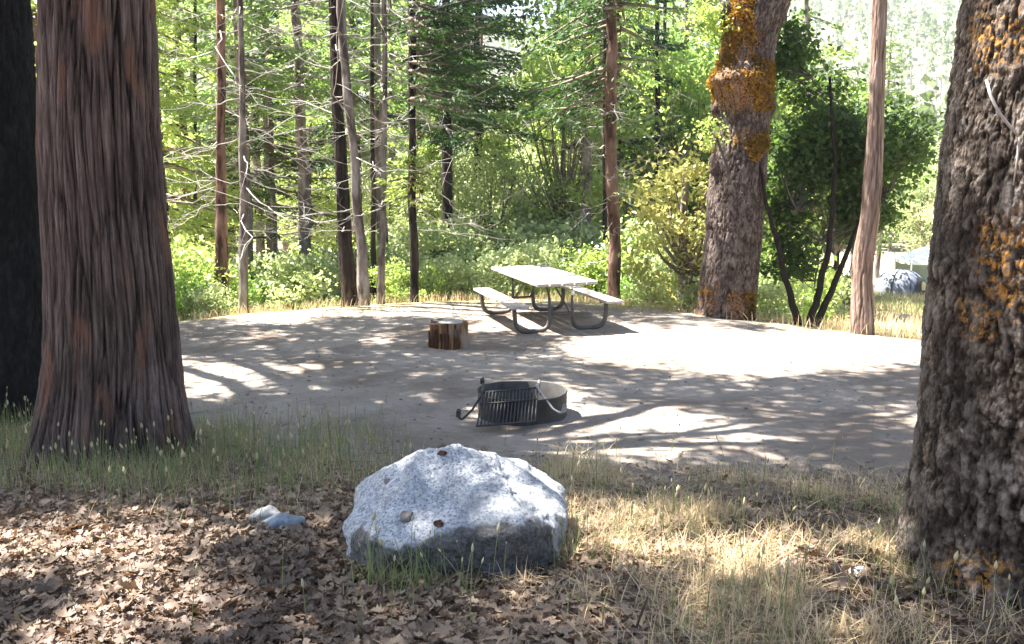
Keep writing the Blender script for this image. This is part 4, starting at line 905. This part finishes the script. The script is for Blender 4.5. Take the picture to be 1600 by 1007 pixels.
mb = MB(); nn8 = 24; V = []
for r_, z in ((0, zp), (.35, zp - (zp - zt2) * .25), (.8, zt2 + (zp - zt2) * .28), (1.0, zt2), (1.0, zt2 - .1)):
    for q in range(nn8):
        a = q * 2 * math.pi / nn8; kk = 1 / max(abs(math.cos(a)), abs(math.sin(a))) ** .5; V.append((ap[0] + r_ * 38 * s2 * math.cos(a) * kk, AY + r_ * 1.1 * math.sin(a) * kk, z))
mb.add(V, [(r * nn8 + q, r * nn8 + (q + 1) % nn8, (r + 1) * nn8 + (q + 1) % nn8, (r + 1) * nn8 + q) for r in range(4) for q in range(nn8)]); mb.build('awning_roof', M['white_cloth'], aw, ap)
for dx, dy in ((-33, .9), (33, .9), (4, -1.0), (-33, -.9)):
    mb = MB(); x = ap[0] + dx * s2; tube(mb, [(x, AY + dy, float(g(x, AY + dy)) - .1), (x, AY + dy, zt2 + .03)], .045, 8); mb.build('pole', M['white_cloth'], aw, ap)
mb = MB(); box(mb, (ap[0], AY + .95, (zt2 + ap[2]) / 2 - .1), 66 * s2, .03, zt2 - ap[2]); mb.build('mesh_wall', M['mesh_cloth'], aw, ap, smooth=False)

# ================================================================== LEAF LITTER
def sample_ground(n, dens, y0=2.0, y1=19, xw=1.0, xr=None):
    out = []; tot = 0
    while tot < n:
        y = np.sqrt(rng.uniform(y0 ** 2, y1 ** 2, 60000)) if xr is None else rng.uniform(y0, y1, 60000); x = rng.uniform(-.66, .66, 60000) * (y + .6) if xr is None else rng.uniform(xr[0], xr[1], 60000)
        z = g(x, y); px, py = proj(x, y, z); k = rng.uniform(0, 1, 60000) < dens(px, py, x, y); out.append(np.stack([x, y, z], -1)[k]); tot += k.sum()
        if len(out) > 60: break
    return np.concatenate(out)[:n]
def bumpd(px, py, items):
    s = np.zeros(np.shape(px))
    for cx, cy, rx, ry, v in items: s = np.maximum(s, v * np.exp(-(((px - cx) / rx) ** 2 + ((py - cy) / ry) ** 2) ** 2))
    return s
def in_boulder(x, y): return ((x - bx) / .42) ** 2 + ((y - by) / .38) ** 2 < .85
def oakleaf(mb, pts, size):
    n = len(pts); ts = np.array([0, .14, .28, .40, .54, .66, .80, .90, 1.0]); ws = np.array([.03, .22, .11, .40, .17, .36, .14, .22, .0])
    m = len(ts); az = rng.uniform(0, 6.28, n); D = np.stack([np.cos(az), np.sin(az), rng.normal(.0, .24, n)], -1); D = unit(D)
    N0 = unit(np.array([0, 0, 1.]) + rng.normal(0, .45, (n, 3))); S = unit(np.cross(D, N0)); U = np.cross(S, D)
    c1 = rng.normal(.15, .45, n); c2 = rng.normal(.2, .6, n); L = size * np.exp(rng.normal(-.12, .38, n)); wk = rng.uniform(.6, 1.2, n)
    V = np.zeros((n, m, 3, 3))
    for a, (t, w) in enumerate(zip(ts, ws)):
        for b, s in enumerate((-1, 0, 1)):
            ww = w * wk * (1 + rng.normal(0, .15, n)) if s else np.zeros(n)
            lt = t + (.07 if s and w > .3 else 0) 
            lat = s * ww; up = c1 * ww ** 2 * 2.2 + c2 * (lt - .5) ** 2 * .9 
            V[:, a, b] = pts + (D * (lt - .5)[..., None] if np.ndim(lt) else D * (lt - .5)) * L[:, None] + S * (lat * L)[:, None] + U * (up * L)[:, None]
    V = V.reshape(n, -1, 3); F_ = []
    for a in range(m - 1):
        for b in range(2): F_.append((a * 3 + b, a * 3 + b + 1, a * 3 + b + 4, a * 3 + b + 3))
    F_ = np.array(F_); mb.add(V.reshape(-1, 3), (F_[None] + (np.arange(n) * m * 3)[:, None, None]).reshape(-1, 4))
def litter_d(px, py, x, y):
    w = litter_w(x, y); d_ = np.where(px < 880, 1., np.interp(px, [880, 1000, 1450], [.85, .55, .42])) * sstep(740, 850, py) + .10 * sstep(600, 740, py)
    return np.where(in_boulder(x, y), 0, w * d_)
pl = sample_ground(33000, litter_d, 2.3, 6.5); pl[:, 2] += rng.uniform(.0, .045, len(pl))
mb = MB(); oakleaf(mb, pl, .042); tag(mb.build('leaf_litter', M['litter']), 'dry curled brown oak leaves covering the foreground', 'leaf litter', kind='stuff')
# needles, twigs and crumbs lying on dirt
mb = MB()
def deb(px, py, x, y): return np.where(in_boulder(x, y), 0, .12 + .8 * litter_w(x, y) + .25 * sstep(-1.5, .5, y - edge_y(x)))
pl = sample_ground(26000, deb, 2.3, 16); n = len(pl); az = rng.uniform(0, 6.28, n); leaves(mb, pl + [0, 0, .006], np.stack([np.cos(az), np.sin(az), rng.normal(0, .1, n)], -1), rng.uniform(.02, .07, n), .22, .03, np.array([0, 0, 1.]) + rng.normal(0, .2, (n, 3)))
tag(mb.build('needle_debris', M['litter']), 'scattered needles and small brown bits on the dirt', 'debris', kind='stuff')
mb = MB()
for p in sample_ground(240, deb, 2.4, 9):
    a = rng.uniform(0, 6.28); l = rng.uniform(.05, .28); t = np.linspace(-.5, .5, 5)[:, None]; q = p + np.array([math.cos(a), math.sin(a), 0]) * l * t + rng.normal(0, .008, (5, 3)); q[:, 2] = g(q[:, 0], q[:, 1]) + .008 + rng.uniform(0, .02)
    tube(mb, q, rng.uniform(.0015, .004), 5)
tag(mb.build('fallen_twigs', M['twig_brown']), 'thin fallen twigs scattered over the ground', 'twigs', kind='stuff')
# pebbles on the dirt
mb = MB()
for p in sample_ground(900, lambda px, py, x, y: np.where(litter_w(x, y) < .5, .5, .1), 4.5, 15): knob(mb, p, rng.uniform(.006, .018), (1.2, 1, .6), int(p[0] * 99) % 50, 8)
tag(mb.build('pebbles', M['stonedark']), 'tiny pebbles scattered on the dirt', 'pebbles', kind='stuff')
for a, b, mt, lab, r_ in (([(1180, 905), (1262, 868), (1330, 848), (1395, 832)], 0, 'twig', 'long pale curved stick near the foot of the right oak', .006), ([(985, 1004), (1004, 975), (1016, 945)], 0, 'pole', 'short reddish dead stem sticking up at the bottom edge', .006)):
    pts = []
    for k, (u_, v_) in enumerate(a):
        q = G(u_, v_ if lab[0] == 'l' else 1000); q[2] += .02 if lab[0] == 'l' else 0; pts.append(q)
    if lab[0] == 's': b0 = G(985, 1004); pts = [b0 + [.0, 0, -.02], b0 + [.03, .02, .07], b0 + [.06, .03, .15]]
    else: pts[-1][2] += .05; pts[2][2] += .03
    mb = MB(); tube(mb, pts, np.linspace(r_, r_ * .6, len(pts)), 7); tag(mb.build('dead_stick', M[mt]), lab, 'stick')
# ================================================================== GRASS
def blades(mb, base, L, w, lean=.35, seg=3):
    n = len(base); az = rng.uniform(0, 6.28, n); d = np.stack([np.cos(az), np.sin(az), np.zeros(n)], -1); s = np.stack([-np.sin(az), np.cos(az), np.zeros(n)], -1)
    ln = np.abs(rng.normal(0, lean, n)); V = np.zeros((n, seg + 1, 2, 3))
    for k in range(seg + 1):
        t = k / seg; c = base + d * (ln * L * t ** 1.8)[:, None] + np.array([0, 0, 1]) * (L * t * (1 - .25 * ln * t))[:, None]; ww = (w * (1 - t) ** .7 + .0006)[:, None] * .5
        V[:, k, 0] = c - s * ww; V[:, k, 1] = c + s * ww
    F_ = np.array([(k * 2, k * 2 + 1, k * 2 + 3, k * 2 + 2) for k in range(seg)]); mb.add(V.reshape(-1, 3), (F_[None] + (np.arange(n) * (seg + 1) * 2)[:, None, None]).reshape(-1, 4)); return d, ln
def stems(mbS, mbH, base, L, head=.03, lean=.14):
    n = len(base); 
    for b, l in zip(base, L):
        a = rng.uniform(0, 6.28); ln = abs(rng.normal(0, lean)); t = np.linspace(0, 1, 6)[:, None]; p = b + np.array([math.cos(a), math.sin(a), 0]) * ln * l * t ** 1.8 + np.array([0, 0, l]) * t
        tube(mbS, p, np.linspace(.0019, .0012, 6), 4, False); dd = unit(p[-1] - p[-2]); hl = head * rng.uniform(.6, 1.3); tt = np.linspace(0, 1, 6)
        tube(mbH, p[-1] + dd * hl * tt[:, None], hl * .18 * np.array([.25, .85, 1, .85, .5, .1]) * rng.uniform(.8, 1.2), 6)
LG = [(150, 720, 260, 62, 1.), (430, 730, 190, 60, .9), (60, 700, 200, 40, .8), (330, 790, 220, 40, .25)]
RG = [(1180, 830, 280, 75, .55), (1000, 850, 160, 80, .5), (1340, 900, 220, 110, .7), (1180, 960, 260, 80, .6), (640, 940, 90, 60, .18), (560, 735, 90, 30, .35), (900, 760, 100, 40, .35)]
clump = lambda x, y, s=3, th=.48: sstep(th - .08, th + .08, fbm(x * s, y * s, 0, 3, 31))
dl = lambda px, py, x, y: np.where(in_boulder(x, y), 0, bumpd(px, py, LG) * (.25 + .75 * clump(x, y)))
dr_ = lambda px, py, x, y: np.where(in_boulder(x, y), 0, bumpd(px, py, RG) * (.1 + .9 * clump(x, y, 2.4, .52)))
mb = MB(); p = sample_ground(4600, dl, 2.3, 7.5); blades(mb, p, rng.uniform(.06, .26, len(p)), rng.uniform(.002, .0045, len(p)))
p = sample_ground(2600, dr_, 2.3, 6.5); blades(mb, p, rng.uniform(.04, .17, len(p)), rng.uniform(.002, .0045, len(p)))
c0 = G(655, 925); p = c0 + np.concatenate([rng.normal(0, .09, (90, 3)) * [1, .6, 0], rng.normal(0, .04, (60, 3)) * [1, 1, 0] + [-.18, .02, 0]]); p[:, 2] = g(p[:, 0], p[:, 1]); blades(mb, p, rng.uniform(.08, .24, len(p)), rng.uniform(.003, .006, len(p)), .6)
tag(mb.build('green_grass', M['grass_green']), 'green grass blades growing through the foreground litter', 'grass', kind='stuff')
mb = MB(); p = sample_ground(5000, dl, 2.3, 7.5); blades(mb, p, rng.uniform(.03, .16, len(p)), rng.uniform(.0015, .0035, len(p)), .7)
strawd = lambda px, py, x, y: np.where(in_boulder(x, y), 0, bumpd(px, py, RG + [(1330, 930, 260, 110, 1.), (1130, 900, 300, 80, .6)]) * (.08 + .92 * clump(x, y, 2.3, .5)))
p = sample_ground(17000, strawd, 2.3, 6.5); blades(mb, p, rng.uniform(.02, .15, len(p)), rng.uniform(.0015, .005, len(p)), 1.2)
p = sample_ground(16000, lambda px, py, x, y: sstep(-1.3, .6, y - edge_y(x)) * .9 * (.15 + .85 * clump(x, y, 1.6, .48)), 9, 21); blades(mb, p, rng.uniform(.06, .26, len(p)), rng.uniform(.005, .010, len(p)), .6)
p = sample_ground(14000, lambda px, py, x, y: (px > 1150) * .9 + .02, 18, 42, xr=(4, 24)); blades(mb, p, rng.uniform(.12, .40, len(p)), rng.uniform(.014, .025, len(p)), .5)
tag(mb.build('dry_grass', M['grass_straw']), 'straw coloured dry grass in the foreground and along the clearing edge', 'grass', kind='stuff')
mb = MB(); p = sample_ground(3200, lambda px, py, x, y: sstep(-.2, 1.2, y - edge_y(x)) * clump(x, y, .8, .5), 9, 21); blades(mb, p, rng.uniform(.08, .3, len(p)), rng.uniform(.006, .012, len(p)), .5)
p = sample_ground(9000, lambda px, py, x, y: (px > 1250) * clump(x, y, .35, .42), 27, 42, xr=(8, 24)); blades(mb, p, rng.uniform(.12, .42, len(p)), rng.uniform(.016, .03, len(p)), .5)
tag(mb.build('field_grass', M['grass_green']), 'green grass on the slope and in the field below the clearing', 'grass', kind='stuff')
mS = MB(); mH = MB(); p = sample_ground(230, dl, 2.3, 7.0); stems(mS, mH, p, rng.uniform(.16, .34, len(p)), .034)
p = sample_ground(170, lambda *a: np.maximum(dr_(*a), .03 * (a[1] > 690)), 2.4, 6.5); stems(mS, mH, p, rng.uniform(.10, .26, len(p)), .034)
sb = np.array([G(a, b) for a, b in ((612, 1003), (735, 1000), (640, 960), (770, 930), (690, 930), (868, 940), (880, 900), (1215, 850), (1160, 880), (1255, 905), (1430, 985), (1545, 1000), (1365, 800), (1100, 930), (1010, 900), (940, 990), (570, 900), (600, 925), (1475, 960))])
stems(mS, mH, sb, rng.uniform(.18, .30, len(sb)), .034, .2)
sb = c0 + rng.normal(0, 1, (14, 3)) * [.20, .08, 0]; sb[:, 2] = g(sb[:, 0], sb[:, 1]); stems(mS, mH, sb, rng.uniform(.14, .28, 14), .022, .25)
tag(mS.build('grass_stems', M['grass_green']), 'thin upright grass stems carrying the seed heads', 'grass', kind='stuff')
tag(mH.build('seed_heads', M['seed']), 'pale oval grass seed heads over the foreground', 'grass', kind='stuff')

# ================================================================== LIGHT, SKY, CAMERA
w = bpy.data.worlds.new('World'); scene.world = w; w.use_nodes = True; nt = w.node_tree; nt.nodes.clear()
sky = nt.nodes.new('ShaderNodeTexSky'); sky.sky_type = 'NISHITA'; sky.sun_disc = False
el = math.asin(SUN[2]); sky.sun_elevation = el; sky.sun_rotation = math.atan2(SUN[0], SUN[1]); sky.air_density = 1.0; sky.dust_density = 1.0
bg = nt.nodes.new('ShaderNodeBackground'); bg.inputs[1].default_value = .05; wo = nt.nodes.new('ShaderNodeOutputWorld'); nt.links.new(sky.outputs[0], bg.inputs[0]); nt.links.new(bg.outputs[0], wo.inputs[0])
sl = bpy.data.lights.new('sun', 'SUN'); sl.energy = 5.0; sl.angle = R(.53); sl.color = (1, .96, .90); so = bpy.data.objects.new('sun', sl); COL.objects.link(so)
from mathutils import Vector
so.rotation_euler = Vector(SUN).to_track_quat('Z', 'Y').to_euler(); so.location = (-20, 8, 40)
cd = bpy.data.cameras.new('camera'); cd.lens = 36 * F / W_; cd.sensor_width = 36; cd.clip_start = .05; cd.clip_end = 3000
co = bpy.data.objects.new('camera', cd); COL.objects.link(co); co.location = (0, 0, CAMZ); co.rotation_euler = (math.pi / 2 - PITCH, 0, 0); scene.camera = co
hz = MB(); box(hz, (0, 490, 70), 2300, 1080, 170); hm, hnt, ho = newmat('thin_haze')
pv = nd(hnt, 'ShaderNodeVolumePrincipled', {'Color': (.93, .96, 1, 1), 'Density': HAZE, 'Anisotropy': .3}); hnt.links.new(pv.outputs[0], ho.inputs['Volume'])
if HAZE > 0: tag(hz.build('haze', hm, smooth=False), kind='stuff')
scene.render.engine = 'CYCLES'
scene.view_settings.view_transform = 'Standard'; scene.view_settings.look = 'None'; scene.view_settings.exposure = 2.9; scene.view_settings.gamma = 1; scene.view_settings.use_curve_mapping = False
scene.cycles.max_bounces = 8; scene.cycles.diffuse_bounces = 3; scene.cycles.transmission_bounces = 4
